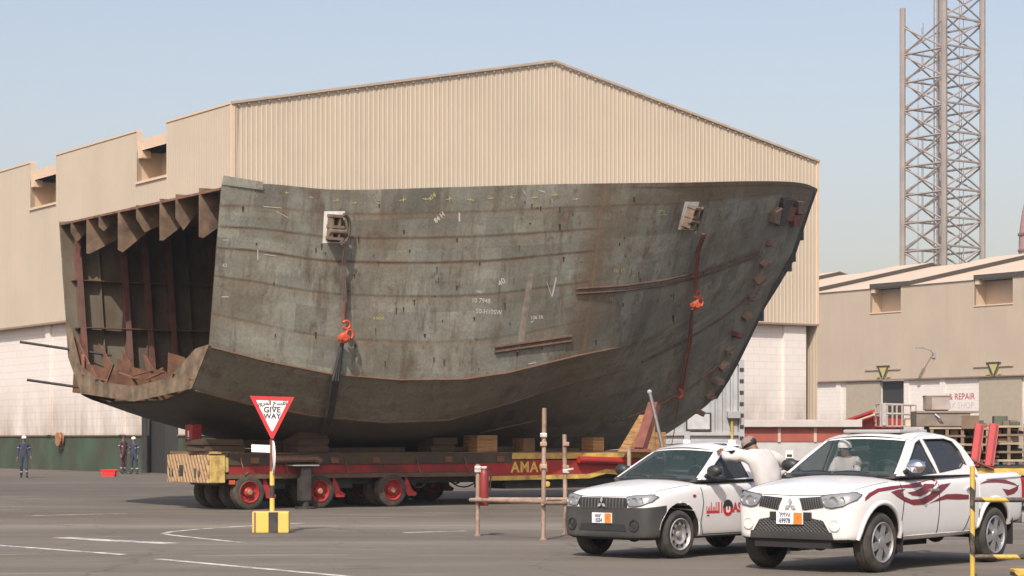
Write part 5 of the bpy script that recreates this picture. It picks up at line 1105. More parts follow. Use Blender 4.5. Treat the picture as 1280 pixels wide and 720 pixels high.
# ---- right pickup: double cab, white bumper, alloy wheels, maroon swooshes
T1 = thing('pickup_truck', 'white double cab pickup with maroon swoosh stripes on its side and chrome mirrors', 'pickup truck', (3.826, 25.949, 0), YAW)
pk = Pickup(T1, 0.0, True, .365, .365); pk.wheels(M_alloy, 'alloy')
for sg in (1, -1):
    ax = 'side' if sg > 0 else 'right'
    pk.line('door_gap', ax, [(-.47, 1.07), (-.50, .85), (-.44, .58), (-.52, .425), (-1.33, .425), (-1.37, .70), (-1.39, 1.10)], M_trimk)
    pk.line('door_gap', ax, [(-1.42, .425), (-2.02, .435), (-2.14, .60), (-2.28, .84), (-2.34, 1.10)], M_trimk)
    pk.line('panel_gap', ax, [(-2.42, .60), (-2.42, .68), (-2.42, .72)], M_trimk, .011)
    for x in (-1.24, -2.16):
        h, n = pk.hit(ax, (x, .985)); mb = MB(); mb.box(x - .10, x + .09, h.y - .005 if sg > 0 else h.y - .03, h.y + .03 if sg > 0 else h.y + .005, .965, 1.0, ch=.008); mb.build('door_handle', M_chrome, T1)
    pk.patch('sill_trim', ax, [(-.50, .38), (-2.20, .40), (-2.20, .44), (-.50, .43)], M_trimk if sg < 0 else M_car, .0, .012)
    side_mirror(pk, sg, M_chrome)
    for ax_, in ((0,), (-2.85,)):
        pts = [(ax_ + (.44) * math.cos(a), .395 + .44 * math.sin(a)) for a in [R(2 + 176 * i / 16) for i in range(17)]]
        mb = MB(); out = []
        for p in pts: h, n = pk.hit(ax, (ax_ + (p[0] - ax_) * 1.035, .395 + (p[1] - .395) * 1.035)); out.append(h)
        mb.tube(out, .030, 8); mb.build('arch_lip', M_car, T1, smooth=60)
        mb = MB(); mb.box(ax_ - .52, ax_ - .50, sg * .62 - .01, sg * .87, .22, .62); mb.build('mud_flap', M_trimk, T1) if sg > 0 else mb.build('mud_flap', M_trimk, T1)
    mb = MB(); h, n = pk.hit(ax, (-3.2, 1.03)); pk.line('bed_hook_rail', ax, [(-2.62, 1.10), (-3.6, 1.12)], M_car, .012, .012)
for y in (-.11, .11): pass
# front: lamps, split grille, lower mesh, skid, plate
for sg in (1, -1):
    headlamp(pk, sg, [(.425, .925), (.52, .945), (.66, .955), (.80, .972), (.845, .95), (.83, .89), (.72, .815), (.58, .790), (.50, .805), (.455, .85)], [(.60, .87, .062), (.715, .885, .042), (.50, .875, .032)])
    g = pk.patch('grille', 'front', [(sg * .12, .905), (sg * .405, .925), (sg * .44, .85), (sg * .47, .800), (sg * .19, .755)], M_trimk, .002, .004, step=.03)
    for i in range(9):
        y = .175 + i * .034; b = [(sg * y, .764 + i * .004), (sg * (y + .009), .764 + i * .004), (sg * (y - .025), .905 + i * .002), (sg * (y - .034), .903 + i * .002)]; pk.patch('grille_bar', 'front', b, mat('dark_chrome', (.16, .16, .17), .3, .6), .006, .012, step=.03, parent=g)
    h, n = pk.hit('front', (sg * .62, .585)); mb = MB(); m_ = frame(h + n * .004, Vector((0, 0, 1)).cross(n), (0, 0, 1)); mb.lathe([(.075, -.01), (.075, .010), (.062, .013), (.055, .004), (.001, .004)], m_, 24); mb.build('fog_lamp_cover', M_car, T1, smooth=35)
emblem(pk, 'emblem', 0, .82, .20, .012)
mg = pk.patch('lower_grille', 'front', [(-.56, .48), (.56, .48), (.46, .635), (.30, .665), (-.30, .665), (-.46, .635)], M_trimk, .002, .004, step=.04)
mb = MB()
for i in range(-14, 15):
    for d in (1, -1):
        pts = []
        for q in range(9):
            z = .49 + q * .02; y = i * .055 + d * (q * .02 - .08) * 1.3
            if abs(y) < .54 - (z - .48) * .6 and z < .655: h, n = pk.hit('front', (y, z)); pts.append(h + n * .010)
        if len(pts) > 1: mb.tube(pts, .0045, 4)
tag(mb.build('mesh_wires', mat('mesh_grey', (.10, .10, .10), .5), mg), kind='stuff')
pk.patch('skid_plate', 'front', [(-.60, .415), (.60, .415), (.58, .50), (-.58, .50)], M_plast, .004, .012, step=.06)
h, n = pk.hit('front', (0, .66)); mb = MB(); mb.box(h.x - .02, h.x + .018, -.30, .30, .635, .735, ch=.01); mb.build('plate_holder', M_trimk, T1)
number_plate(pk, -.19, .19, .585, .735, '٦٩٩٧٨', '69978')
pk.line('hood_gap', 'front', [(-.81, .985), (-.7, .972), (-.42, .942), (0, .935), (.42, .942), (.7, .972), (.81, .985)], M_trimk, .005)
for sg in (1, -1): pk.line('hood_gap', 'top', [(.62, sg * .74), (.2, sg * .775), (-.3, sg * .79)], M_trimk, .004)
# maroon swooshes, drawn in side elevation (x backwards, z up)
def sidepx(px, py):                                    # the side panel y = .9 seen from the camera, in vehicle space
    m = Matrix.Rotation(-YAW, 4, 'Z'); o = m @ (Vector((0, 0, EYE)) - Vector((3.826, 25.949, 0))); d = m.to_3x3() @ Vector(((px - CX) / F, 1, (HY - py) / F)); t = (.893 - o.y) / d.y; return (o.x + d.x * t, o.z + d.z * t)
zp = lambda l: [sidepx(920 + x / 3.556, 525 + y / 3.556) for x, y in l]
for poly, m in (([(580, 362), (583, 345), (600, 325), (640, 305), (700, 294), (770, 288), (840, 274), (915, 260), (905, 278), (880, 302), (850, 326), (820, 340), (786, 336), (764, 322), (800, 316), (838, 296), (790, 303), (740, 302), (690, 312), (640, 320), (605, 340)], M_stripe),
                ([(690, 320), (720, 310), (758, 306), (738, 322), (748, 340), (780, 354), (825, 350), (862, 330), (892, 304), (917, 287), (962, 280), (935, 305), (900, 335), (870, 356), (835, 376), (790, 379), (750, 363), (715, 341)], M_stripe),
                ([(905, 345), (935, 330), (985, 328), (1035, 333), (1035, 352), (985, 354), (935, 352), (885, 363), (858, 372)], M_stripe),
                ([(1085, 285), (1110, 272), (1150, 264), (1200, 265), (1240, 280), (1258, 294), (1215, 284), (1165, 278), (1120, 279)], M_stripe),
                ([(1185, 305), (1215, 310), (1245, 298), (1260, 288), (1255, 310), (1235, 328), (1205, 336), (1195, 320)], M_stripe)):
    try: pk.patch('side_stripe', 'side', zp(poly), m, .002, .0015, step=.05)
    except Exception as ex: print('stripe', ex)
mb = MB(); mb.box(-1.9, -1.2, -.42, .42, pk.zt + .06, pk.zt + .105, ch=.02); mb.build('roof_hatch', M_grey, T1)
mb = MB(); mb.box(pk.tail - .12, pk.tail + .02, -.8, .8, .48, .62, ch=.02); mb.build('rear_bumper', M_grey, T1)
for sg in (1, -1): mb = MB(); mb.box(pk.tail - .015, pk.tail + .10, sg * .80 - .07, sg * .80 + .07, .80, 1.10, ch=.015); mb.build('tail_lamp', M_redlens, T1)
mb = MB(); mb.tube([(.4, -.5, .36), (-3.5, -.5, .42)], .06, 6); mb.tube([(.4, .5, .36), (-3.5, .5, .42)], .06, 6); mb.box(-.1, .62, -.55, .55, .30, .40); mb.box(-2.0, -1.2, -.2, .35, .26, .40); mb.build('chassis', M_well, T1)

# ---- left pickup: lower, grey plastic bumper, steel wheels, red lettering on the door
T2 = thing('pickup_truck', 'white work pickup with dark grey front bumper and red lettering on its door', 'pickup truck', (1.692, 28.907, 0), math.atan2(-.725, -.689)); T2.scale = (1, .92, 1)
if 1: pass
pk2 = pk = Pickup(T2, -.105, False, .328, .25); pk.wheels(M_steelw, 'steel')
bm = bmesh.new(); bm.from_mesh(pk.body.data)
bmesh.ops.bisect_plane(bm, geom=bm.verts[:] + bm.edges[:] + bm.faces[:], plane_co=(0, 0, .755), plane_no=(.09, 0, 1)); bmesh.ops.bisect_plane(bm, geom=bm.verts[:] + bm.edges[:] + bm.faces[:], plane_co=(.30, 0, 0), plane_no=(1, 0, 0))
sel = [f for f in bm.faces if f.calc_center_median().x > .30 and f.calc_center_median().z + .09 * f.calc_center_median().x < .755 and f.material_index == 0]
b2 = bmesh.new(); vm = {}
for f in sel:
    vs = []
    for v in f.verts:
        if v not in vm: vm[v] = b2.verts.new(v.co + v.normal * .012)
        vs.append(vm[v])
    try: b2.faces.new(vs)
    except ValueError: pass
bmesh.ops.delete(bm, geom=sel, context='FACES'); bm.to_mesh(pk.body.data); bm.free()
me = bpy.data.meshes.new('front_bumper'); b2.to_mesh(me); b2.free(); me.materials.append(M_plast); o = bpy.data.objects.new('front_bumper', me); COL.objects.link(o); o.parent = T2
me.polygons.foreach_set('use_smooth', [True] * len(me.polygons)); me.set_sharp_from_angle(angle=R(35)); md = o.modifiers.new('s', 'SOLIDIFY'); md.thickness = .015; md.offset = -1
for sg in (1, -1):
    ax = 'side' if sg > 0 else 'right'
    pk.line('door_gap', ax, [(-.47, .96), (-.50, .75), (-.44, .48), (-.50, .315), (-1.55, .315), (-1.60, .55), (-1.62, .99)], M_trimk)
    pk.line('panel_gap', ax, [(-2.02, .45), (-2.02, .6), (-2.02, .64)], M_trimk, .011)
    h, n = pk.hit(ax, (-1.48, .885)); mb = MB(); mb.box(-1.58, -1.38, h.y - .005 if sg > 0 else h.y - .03, h.y + .03 if sg > 0 else h.y + .005, .87, .91, ch=.008); mb.build('door_handle', M_trimk, T2)
    side_mirror(pk, sg, M_trimk)
    pk.line('fender_lip', ax, [(.42, .40), (.40, .50), (.30, .64), (.15, .735), (0, .765), (-.15, .735), (-.30, .64), (-.40, .50), (-.43, .32)], M_car, .014)
    headlamp(pk, sg, [(.44, .835), (.54, .85), (.68, .858), (.80, .862), (.845, .84), (.82, .78), (.72, .73), (.58, .71), (.50, .72)], [(.60, .782, .055), (.705, .79, .04), (.51, .785, .028)])
    h, n = pk.hit('front', (sg * .60, .46)); mb = MB(); m_ = frame(h + n * .014, Vector((0, 0, 1)).cross(n), (0, 0, 1)); mb.lathe([(.085, -.01), (.085, .010), (.070, .012), (.062, -.002), (.001, -.002)], m_, 24); mb.build('fog_lamp_recess', M_trimk, T2, smooth=35)
h, n = pk.hit('side', (-.30, .84)); mb = MB(); mb.box(-.33, -.27, h.y - .005, h.y + .012, .83, .865, ch=.005); mb.build('side_marker', M_redlens, T2)
g = pk.patch('grille', 'front', [(-.42, .825), (.42, .825), (.50, .785), (.46, .700), (.34, .675), (-.34, .675), (-.46, .700), (-.50, .785)], M_trimk, .004, .006, step=.03)
for i in range(-6, 7):
    y = i * .062 + (.02 if i > 0 else -.02 if i < 0 else 0)
    if abs(y) > .07: pk.patch('grille_bar', 'front', [(y - .012, .685), (y + .012, .685), (y + .012, .815), (y - .012, .815)], mat('bar_grey', (.075, .075, .075), .45), .009, .014, step=.04, parent=g)
emblem(pk, 'emblem', 0, .75, .19, .034)
pk.patch('lower_grille', 'front', [(-.46, .38), (.46, .38), (.42, .47), (-.42, .47)], M_trimk, .014, .006, step=.05)
number_plate(pk, -.19, .19, .48, .62, '١٥٥٥٤', '15554')
pk.line('hood_gap', 'front', [(-.81, .875), (-.7, .868), (-.42, .842), (0, .836), (.42, .842), (.7, .868), (.81, .875)], M_trimk, .005)
for sg in (1, -1): pk.line('hood_gap', 'top', [(.62, sg * .74), (.2, sg * .775), (-.3, sg * .79)], M_trimk, .004)
# door writing: arabic name, round logo, latin letters
def side_text(s_, x, z, size, bold, sx=1.0):
    vs, fs = text_geo(s_, size, bold); w_ = max(v.x for v in vs) - min(v.x for v in vs); out = [(x - v.x * sx / w_, z + v.y) for v in vs]
    return pk.decal('door_lettering', 'side', out, fs, M_letter)
M_plain = [(0, .0, .03, .085), (.0, .0, .80, .030), (.11, .03, .14, .07), (.19, .0, .22, .085), (.29, .0, .32, .13), (.40, .03, .43, .075), (.49, .03, .52, .075), (.58, .03, .61, .13), (.70, .0, .73, .13), (.77, .0, .80, .13), (.92, .0, .97, .13), (.03, -.035, .16, -.015)]
mb = MB()
for a, b, c, d in M_plain: pk.patch('x', 'side', [(-.56 - a * .36, .60 + b * 1.15), (-.56 - c * .36 - .006, .60 + b * 1.15), (-.56 - c * .36 - .006, .60 + d * 1.15), (-.56 - a * .36, .60 + d * 1.15)], M_letter, .003, .001, step=.05, mb=mb)
mb.build('door_lettering', M_letter, T2)
side_text('ASRY', -1.355, .66, .18, .008, .42)
cx_, cz_ = -1.045, .665
def disc(r, a0, a1, n=20, rin=0): return [(cx_ - r * math.cos(a0 + (a1 - a0) * i / n), cz_ + r * math.sin(a0 + (a1 - a0) * i / n)) for i in range(n + 1)]
lg = pk.patch('round_logo', 'side', disc(.115, 0, math.pi), M_trimk, .003, .001, step=.03)
pk.patch('logo_half', 'side', disc(.115, math.pi, 2 * math.pi), M_letter, .003, .001, step=.03, parent=lg)
pk.patch('logo_mark', 'side', [(cx_ + .045, cz_ + .02), (cx_ + .018, cz_ + .02), (cx_ + .018, cz_ - .03), (cx_ - .018, cz_ - .03), (cx_ - .018, cz_ + .02), (cx_ - .045, cz_ + .02), (cx_ - .045, cz_ - .05), (cx_, cz_ - .07), (cx_ + .045, cz_ - .05)], M_plw, .005, .001, step=.03, parent=lg)
for y in (-.45, .45):
    mb = MB(); mb.box(-1.72, -1.62, y - .035, y + .035, pk.zt + .05, pk.zt + .13, ch=.01); mb.build('rack_foot', M_white, T2)
mb = MB(); mb.tube([(.4, -.5, .33), (-4.0, -.5, .38)], .05, 6); mb.tube([(.4, .5, .33), (-4.0, .5, .38)], .05, 6); mb.box(-.1, .62, -.55, .55, .28, .36); mb.box(-2.0, -1.2, -.2, .35, .24, .38); mb.build('chassis', M_well, T2)
mb = MB(); mb.box(-4.45, -4.3, -.8, .8, .42, .55, ch=.02); mb.build('rear_bumper', M_grey, T2)
# ---------------------------------------------------------------- people
M_skin = mat('brown_skin', (.20, .105, .065), .6, 0, .08, 8); M_navy = mat('navy_coverall', (.028, .036, .062), .9, 0, .25, 6); M_maroonc = mat('maroon_coverall', (.075, .032, .045), .9, 0, .2, 6)
M_refl = mat('reflective_band', (.36, .36, .35), .5); M_boot = mat('dark_boot', (.02, .018, .016), .7); M_shirt = mat('white_cotton', (.46, .44, .425), .95, 0, .06, 4, bump=.2); M_hair = mat('black_hair', (.012, .010, .009), .7); M_capw = mat('white_cap', (.72, .71, .70), .8); M_capr = mat('red_cap', (.35, .03, .03), .7); M_capk = mat('dark_cap', (.03, .022, .022), .8); M_capg = mat('grey_brown_cap', (.22, .17, .145), .9, 0, .2, 10); M_beard = M_hair
def person(name, label, loc, rz, J, mats, scale=1.0, group=None, bands=True, loose=1.0, cap=None, cat='person'):
    """one continuous skinned figure; faces -y, own left is +x. J overrides joints."""
    D = dict(pel=(0, 0, .95), bel=(0, -.01, 1.10), che=(0, 0, 1.30), nek=(0, .015, 1.475), hd0=(0, -.015, 1.56), hd1=(0, -.025, 1.64), hd2=(0, -.015, 1.725))
    for s, q in ((1, 'l'), (-1, 'r')):
        D.update({'sh' + q: (s * .185, .01, 1.42), 'el' + q: (s * .25, .03, 1.13), 'wr' + q: (s * .26, -.06, .89), 'hi' + q: (s * .095, 0, .90), 'kn' + q: (s * .11, -.02, .50), 'an' + q: (s * .12, .03, .09), 'to' + q: (s * .14, -.15, .035)})
    J = dict(J); face = Vector(J.pop('face', (0, -1, 0))); D.update(J); D = {k: Vector(v) for k, v in D.items()}
    RAD = dict(pel=(.155, .12), bel=(.145, .115), che=(.165, .12), nek=(.058, .058), hd0=(.066, .075), hd1=(.078, .097), hd2=(.058, .070), sh=(.072, .072), el=(.048, .048), wr=(.034, .034), hi=(.105, .105), kn=(.066, .066), an=(.050, .050), to=(.042, .034))
    vs = []; rd = []; es = []; bones = []; ix = {}
    def V(k, p, r): ix[k] = len(vs); vs.append(p); rd.append(r)
    for k, p in D.items():
        r = RAD.get(k) or RAD[k[:2]]
        if k[:2] in ('sh', 'el', 'hi', 'kn') or k in ('pel', 'bel', 'che'): r = (r[0] * loose, r[1] * loose)
        V(k, p, r)
    def E(a, b, reg): es.append((ix[a], ix[b])); bones.append((vs[ix[a]], vs[ix[b]], reg, a))
    for a, b, g in (('pel', 'bel', 'torso'), ('bel', 'che', 'torso'), ('che', 'nek', 'torso'), ('nek', 'hd0', 'head'), ('hd0', 'hd1', 'head'), ('hd1', 'hd2', 'head')): E(a, b, g)
    for q in 'lr':
        for a, b, g in (('che', 'sh' + q, 'torso'), ('sh' + q, 'el' + q, 'arm'), ('el' + q, 'wr' + q, 'arm2'), ('pel', 'hi' + q, 'torso'), ('hi' + q, 'kn' + q, 'leg'), ('kn' + q, 'an' + q, 'shin'), ('an' + q, 'to' + q, 'foot')): E(a, b, g)
        d = (D['wr' + q] - D['el' + q]).normalized(); s = 1 if q == 'l' else -1
        side = Vector((0, -1, 0)); side = (side - d * side.dot(d)).normalized(); nrm = d.cross(side) * s
        V('pa' + q, D['wr' + q] + d * .075, (.036, .022)); E('wr' + q, 'pa' + q, 'hand')
        for f, (o, ln) in enumerate(((.030, .072), (.011, .080), (-.010, .074), (-.029, .058))):
            b0 = D['wr' + q] + d * .085 + side * o
            V(f'f{q}{f}0', b0 + d * .03, (.0095, .0095)); E('pa' + q, f'f{q}{f}0', 'hand'); V(f'f{q}{f}1', b0 + d * (.02 + ln * .55) - nrm * .012 * (1 + f * .2), (.0085, .0085)); E(f'f{q}{f}0', f'f{q}{f}1', 'hand'); V(f'f{q}{f}2', b0 + d * (.015 + ln * .9) - nrm * .034, (.007, .007)); E(f'f{q}{f}1', f'f{q}{f}2', 'hand')
        V('t0' + q, D['wr' + q] + d * .04 + side * .042, (.012, .012)); E('pa' + q, 't0' + q, 'hand'); V('t1' + q, D['wr' + q] + d * .085 + side * .058 - nrm * .012, (.009, .009)); E('t0' + q, 't1' + q, 'hand')
    me = bpy.data.meshes.new(name); me.from_pydata(vs, es, []); o = bpy.data.objects.new(name, me); COL.objects.link(o)
    o.modifiers.new('skin', 'SKIN'); md = o.modifiers['skin']; md.use_smooth_shade = True; sv = me.skin_vertices[0].data
    for i, r in enumerate(rd): sv[i].radius = r; sv[i].use_root = (i == ix['pel'])
    su = o.modifiers.new('sub', 'SUBSURF'); su.levels = 2; su.render_levels = 2
    m2 = eval_mesh(o); o.modifiers.clear(); o.data = m2; m2.materials.clear()
    for m in mats: m2.materials.append(m)           # cloth, skin, boot, band, lower cloth, eye
    hu = (D['hd2'] - D['hd0']).normalized(); hf = face; hf = (hf - hu * hf.dot(hu)).normalized(); hs = hu.cross(hf)
    for v in m2.vertices:                            # brow, nose, chin pressed into the head
        r = v.co - D['hd1']
        if r.length < .16 and r.dot(hf) > .02:
            x, z = r.dot(hs), r.dot(hu); n = math.exp(-(x / .016) ** 2 - ((z + .01) / .03) ** 2); e = sum(math.exp(-((x - sx) / .018) ** 2 - ((z - .022) / .014) ** 2) for sx in (-.032, .032)); c = math.exp(-(x / .03) ** 2 - ((z + .085) / .02) ** 2)
            v.co += hf * (.026 * n - .009 * e + .012 * c)
    nz = __import__('mathutils').noise; m2.calc_loop_triangles()
    hz_ = [(v, v.normal.copy()) for v in m2.vertices]
    for v, n_ in hz_:                                # creases of the cloth
        if (v.co - D['hd1']).length > .15 and min((v.co - D['wrl']).length, (v.co - D['wrr']).length) > .05: a_ = nz.noise(Vector((v.co.x * 11, v.co.y * 11, v.co.z * 6)) + Vector((loc[0], loc[1], 0))); v.co += n_ * (.022 * loose ** 2 * a_)
    for p in m2.polygons:
        c = p.center; best = None
        for a, b, g, k in bones:
            ab = b - a; t = max(0, min(1, (c - a).dot(ab) / max(1e-9, ab.length_squared))); d = (c - a - ab * t).length
            if best is None or d < best[0]: best = (d, g, t)
        g, t = best[1], best[2]; i = 0
        if g in ('head', 'hand'): i = 1
        elif g == 'foot': i = 2
        elif g in ('leg', 'shin'): i = 4
        if bands and ((g == 'shin' and .50 < t < .62) or (g == 'arm' and .45 < t < .58)): i = 3
        if g == 'head':
            r = c - D['hd1']; x, z = r.dot(hs), r.dot(hu)
            if r.dot(hf) > .05 and abs(abs(x) - .032) < .012 and abs(z - .022) < .007: i = 5
        p.material_index = i; p.use_smooth = True
    o.location = loc; o.rotation_euler = (0, 0, rz); o.scale = (scale,) * 3; tag(o, label, cat, group)
    for s in (1, -1):                                 # ears
        pass
    HM = Matrix((hs, -hf, hu)).transposed().to_4x4(); HM.translation = D['hd1']
    mb = MB(); mb.sphere((0, .018, .03), (.088, .098, .085), HM); hr = mb.build('hair', M_hair, o, smooth=60)
    if cap:
        kind, m = cap; mb = MB()
        prof = [(.098, .015), (.100, .05), (.090, .095), (.06, .122), (.001, .132)]; mb.lathe(prof, HM @ Matrix.Translation((0, -.002, 0)) @ Matrix.Scale(1.12, 4, (0, 1, 0)), 20)
        if kind == 'peak': mb.prism([(-.07, -.09), (-.05, -.19), (.05, -.19), (.07, -.09)], .018, .03, 'z'); n = 8; mb.v[-n:] = [tuple(HM @ Vector(q)) for q in mb.v[-n:]]
        mb.build('cap', m, o, smooth=50)
    return o
mt = lambda c, l: [c, M_skin, M_boot, M_refl, l, M_hair]
p = G(30, 597.5); person('person', 'worker in dark blue coverall and white and red cap walking alone by the green wall', p, R(18), dict(knl=(.10, -.12, .50), anl=(.10, -.12, .10), tol=(.11, -.30, .05), knr=(-.10, .02, .49), anr=(-.10, .16, .09), tor=(-.11, -.01, .035), wrl=(.27, -.14, .90), wrr=(-.27, -.02, .88)), mt(M_navy, M_navy), 1.0, 'workers by the hall', cap=('peak', M_capw))
p = G(154, 592.5); person('person', 'worker in maroon coverall and dark peaked cap left of the pair by the doorway', p, R(60), dict(wrl=(.16, -.22, 1.08), ell=(.25, .0, 1.14)), mt(M_maroonc, M_maroonc), 1.04, 'workers by the hall', cap=('peak', M_capk))
p = G(167.5, 592.8); person('person', 'worker in dark navy coverall and pale cap right of the pair by the doorway', p, R(-25), dict(wrr=(-.14, -.2, 1.05), elr=(-.26, .02, 1.14), anl=(.19, .03, .09), tol=(.22, -.14, .035), knl=(.15, -.02, .5)), mt(M_navy, M_navy), .98, 'workers by the hall', cap=('round', M_capw))
# man in white leaning on the left pickup's roof pillar
MJ = dict(pel=(.0, .10, .93), bel=(0, .05, 1.08), che=(0, -.05, 1.26), nek=(.01, -.15, 1.40), hd0=(.015, -.20, 1.455), hd1=(.02, -.25, 1.50), hd2=(.025, -.275, 1.575), shl=(.205, -.10, 1.37), ell=(.36, -.34, 1.33), wrl=(.27, -.52, 1.40), shr=(-.205, -.06, 1.36), elr=(-.46, .04, 1.20), wrr=(-.26, -.08, 1.02), hil=(.095, .08, .88), hir=(-.095, .10, .88), knl=(.11, -.04, .49), knr=(-.11, .08, .48), face=(0, -1, -.55))
TH = math.atan2(-.67, -.74)
person('person', 'man in loose white shirt and cap leaning on the left pickup with one arm up', (3.50, 28.88, 0), TH, MJ, [M_shirt, M_skin, M_boot, M_shirt, M_shirt, M_hair], 1.02, None, False, 1.3, cap=('round', M_capg))
# passenger seen through the right pickup's windshield
m1 = T1.matrix_basis if False else Matrix.Translation(T1.location) @ Matrix.Rotation(YAW, 4, 'Z')
q = m1 @ Vector((-1.20, -.37, .52))
person('person', 'seated passenger in white cap and shirt behind the right pickup windshield', q, YAW + R(90), dict(pel=(0, .12, .50), bel=(0, .08, .62), che=(0, .03, .80), nek=(0, .0, .95), hd0=(0, -.02, 1.00), hd1=(0, -.03, 1.06), hd2=(0, -.02, 1.13), shl=(.18, .02, .88), shr=(-.18, .02, .88), ell=(.22, -.10, .66), elr=(-.22, -.10, .66), wrl=(.12, -.30, .62), wrr=(-.12, -.30, .62), hil=(.09, .06, .46), hir=(-.09, .06, .46), knl=(.12, -.34, .50), knr=(-.12, -.34, .50), anl=(.12, -.36, .12), anr=(-.12, -.36, .12), tol=(.12, -.52, .06), tor=(-.12, -.52, .06)), [M_shirt, M_skin, M_boot, M_shirt, M_shirt, M_hair], .92, None, False, 1.05, cap=('round', M_capw))
# ---------------------------------------------------------------- give way sign
B = G(336, 666.5); t = thing('give_way_sign', 'red and white GIVE WAY triangle on a striped pole in a yellow and black block', 'road sign', (B.x, B.y + .2, 0), R(4)); zs = (B.y + .0) / F
def ystripe(name, stripes_scale): pass
mb = MB(); mb.box(-.30, .33, -.20, .20, 0, .37, ch=.025); bs = mb.build('base_block', M_yelc, t)
mb = MB(); mb.box(-.02, .145, -.203, -.19, .012, .362); mb.build('black_stripe', M_blk, bs); mb = MB(); mb.box(-.27, -.235, -.203, -.19, .012, .362); mb.build('black_stripe', mat('faded_brown_paint', (.18, .13, .09), .8), bs)
px_ = .035
for i, (z0, z1, m) in enumerate(((.37, .60, M_yelc), (.60, .82, M_blk), (.82, 1.06, M_yelc), (1.06, 1.62, M_redox))):
    mb = MB(); mb.tube([(px_, 0, z0), (px_, 0, z1)], .042, 12); mb.build('pole', m, t, smooth=50)
M_signred = mat('sign_red', (.52, .035, .04), .4); M_signw = mat('sign_white', (.76, .75, .74), .4)
tz0, tz1, tw = 1.63, 2.37, .385
S = thing('tmp', None, None); bpy.data.objects.remove(S)
rot = Matrix.Translation((px_, -.05, 0)) @ Matrix.Rotation(R(7), 4, 'Z')
def tri(mb, g, y0, y1):
    c = tz1 - (tz1 - tz0) * .36; P = [(-tw, tz1), (-tw + .03, tz1 + .0), (tw, tz1 - .02), (0, tz0)]; P = [(-tw, tz1), (tw, tz1 - .02), (.02, tz0), (-.02, tz0)]
    P = [(x * g, c + (z - c) * g) for x, z in P]; n0 = len(mb.v); mb.prism(P, y0, y1, 'y'); mb.v[n0:] = [tuple(rot @ Vector(v)) for v in mb.v[n0:]]
mb = MB(); tri(mb, 1.0, 0, -.012); sp = mb.build('sign_plate', M_signred, t)
mb = MB(); tri(mb, .72, -.0145, -.0125); mb.build('white_field', M_signw, sp)
mb = MB(); tz = lambda z, s_, sz: text_on(mb, s_, sz, rot @ frame((0, -.017, z), (1, 0, 0), (0, 0, 1)), .004, 1.05)
tz(2.125, 'GIVE', .135); tz(2.015, 'WAY', .125)
text_on(mb, '\ufee3\ufeae\ufeea' if False else '\ufead\ufeed\ufead\ufee3\ufedf\ufe8d \ufea2\ufeb4\ufed3\ufe8d', .115, rot @ frame((0, -.017, 2.245), (1, 0, 0), (0, 0, 1)), .003, .95)
mb.build('lettering', M_blk, sp)
mb = MB(); M_ = Matrix.Translation((px_ + .01, -.045, 1.31)) @ Matrix.Rotation(R(-79), 4, 'Z') @ Matrix.Rotation(R(90), 4, 'X'); mb.lathe([(.001, -.008), (.285, -.008), (.285, .008), (.001, .008)], M_, 32); dk = mb.build('round_plate', M_signw, t)
mb = MB(); mb.box(-.30, .30, -.02, .02, .009, .012, M=M_ @ Matrix.Rotation(R(-58), 4, 'Z')); mb.box(.02, .07, -.16, -.08, .009, .012, M=M_); mb.box(-.05, .02, -.20, -.13, .009, .012, M=M_); mb.build('black_marks', M_blk, dk)
mb = MB(); mb.box(-.32, .0, -.04, -.03, 1.40, 1.53); mb.v = [(v[0], v[1], v[2] - .10 * (v[0] + .32) * .4) for v in mb.v]; mb.build('side_board', M_signw, t)
# ---------------------------------------------------------------- scaffold tube barrier, extinguisher
M_tube = mat('scaffold_tube', (.34, .25, .185), .6, .3, .25, 6, dirt=(.16, .08, .05), damt=.6, dscale=5)
A_, B_, C_, D_ = G(597, 670), G(679, 675), G(707, 669), G(787, 668)
t = thing('scaffold_barrier', 'rusty scaffold tube barrier of four uprights and low rails left of the pickups', 'barrier', A_); o0 = A_
def hgt(P, py): return EYE + (HY - py) * P.y / F
for P, py in ((A_, 580), (B_, 510), (C_, 543), (D_, 560)):
    mb = MB(); mb.tube([P - o0, P - o0 + Vector((rng.uniform(-.02, .02), 0, hgt(P, py)))], .037, 10); mb.build('upright', M_tube, t, smooth=50)
    mb = MB(); mb.lathe([(.001, 0), (.06, 0), (.06, .03), (.001, .035)], Matrix.Translation(P - o0), 12); mb.build('foot', M_tube, t)
def rail(P, Q, h0, h1, ex=.15, off=.06):
    d = (Q - P).normalized(); n = Vector((d.y, -d.x, 0)) * off; n = n if n.y < 0 else -n
    mb = MB(); mb.tube([P - o0 - d * ex + n + Vector((0, 0, h0)), Q - o0 + d * ex + n + Vector((0, 0, h1))], .034, 10); mb.build('rail', M_tube, t, smooth=50)
rail(A_, B_, hgt(A_, 625), hgt(B_, 627), .12); rail(A_, C_, hgt(A_, 624), hgt(C_, 624), .05, -.06); rail(C_, D_, hgt(C_, 626), hgt(D_, 626), .1); rail(B_, D_, hgt(B_, 629), hgt(D_, 628), .1)
M_clamp = mat('bright_clamp', (.55, .53, .50), .4, .6, .2, 10)
for P, ys_ in ((A_, (585, 588, 625)), (B_, (544, 555, 583, 627)), (C_, (555, 584, 589, 626)), (D_, (585,))):
    for py in ys_: h = hgt(P, py); mb = MB(); mb.box(P.x - o0.x - .05, P.x - o0.x + .06, P.y - o0.y - .06, P.y - o0.y + .05, h - .035, h + .035, ch=.012); mb.build('clamp', M_clamp if py in (585, 588, 589, 544) else M_tube, t)
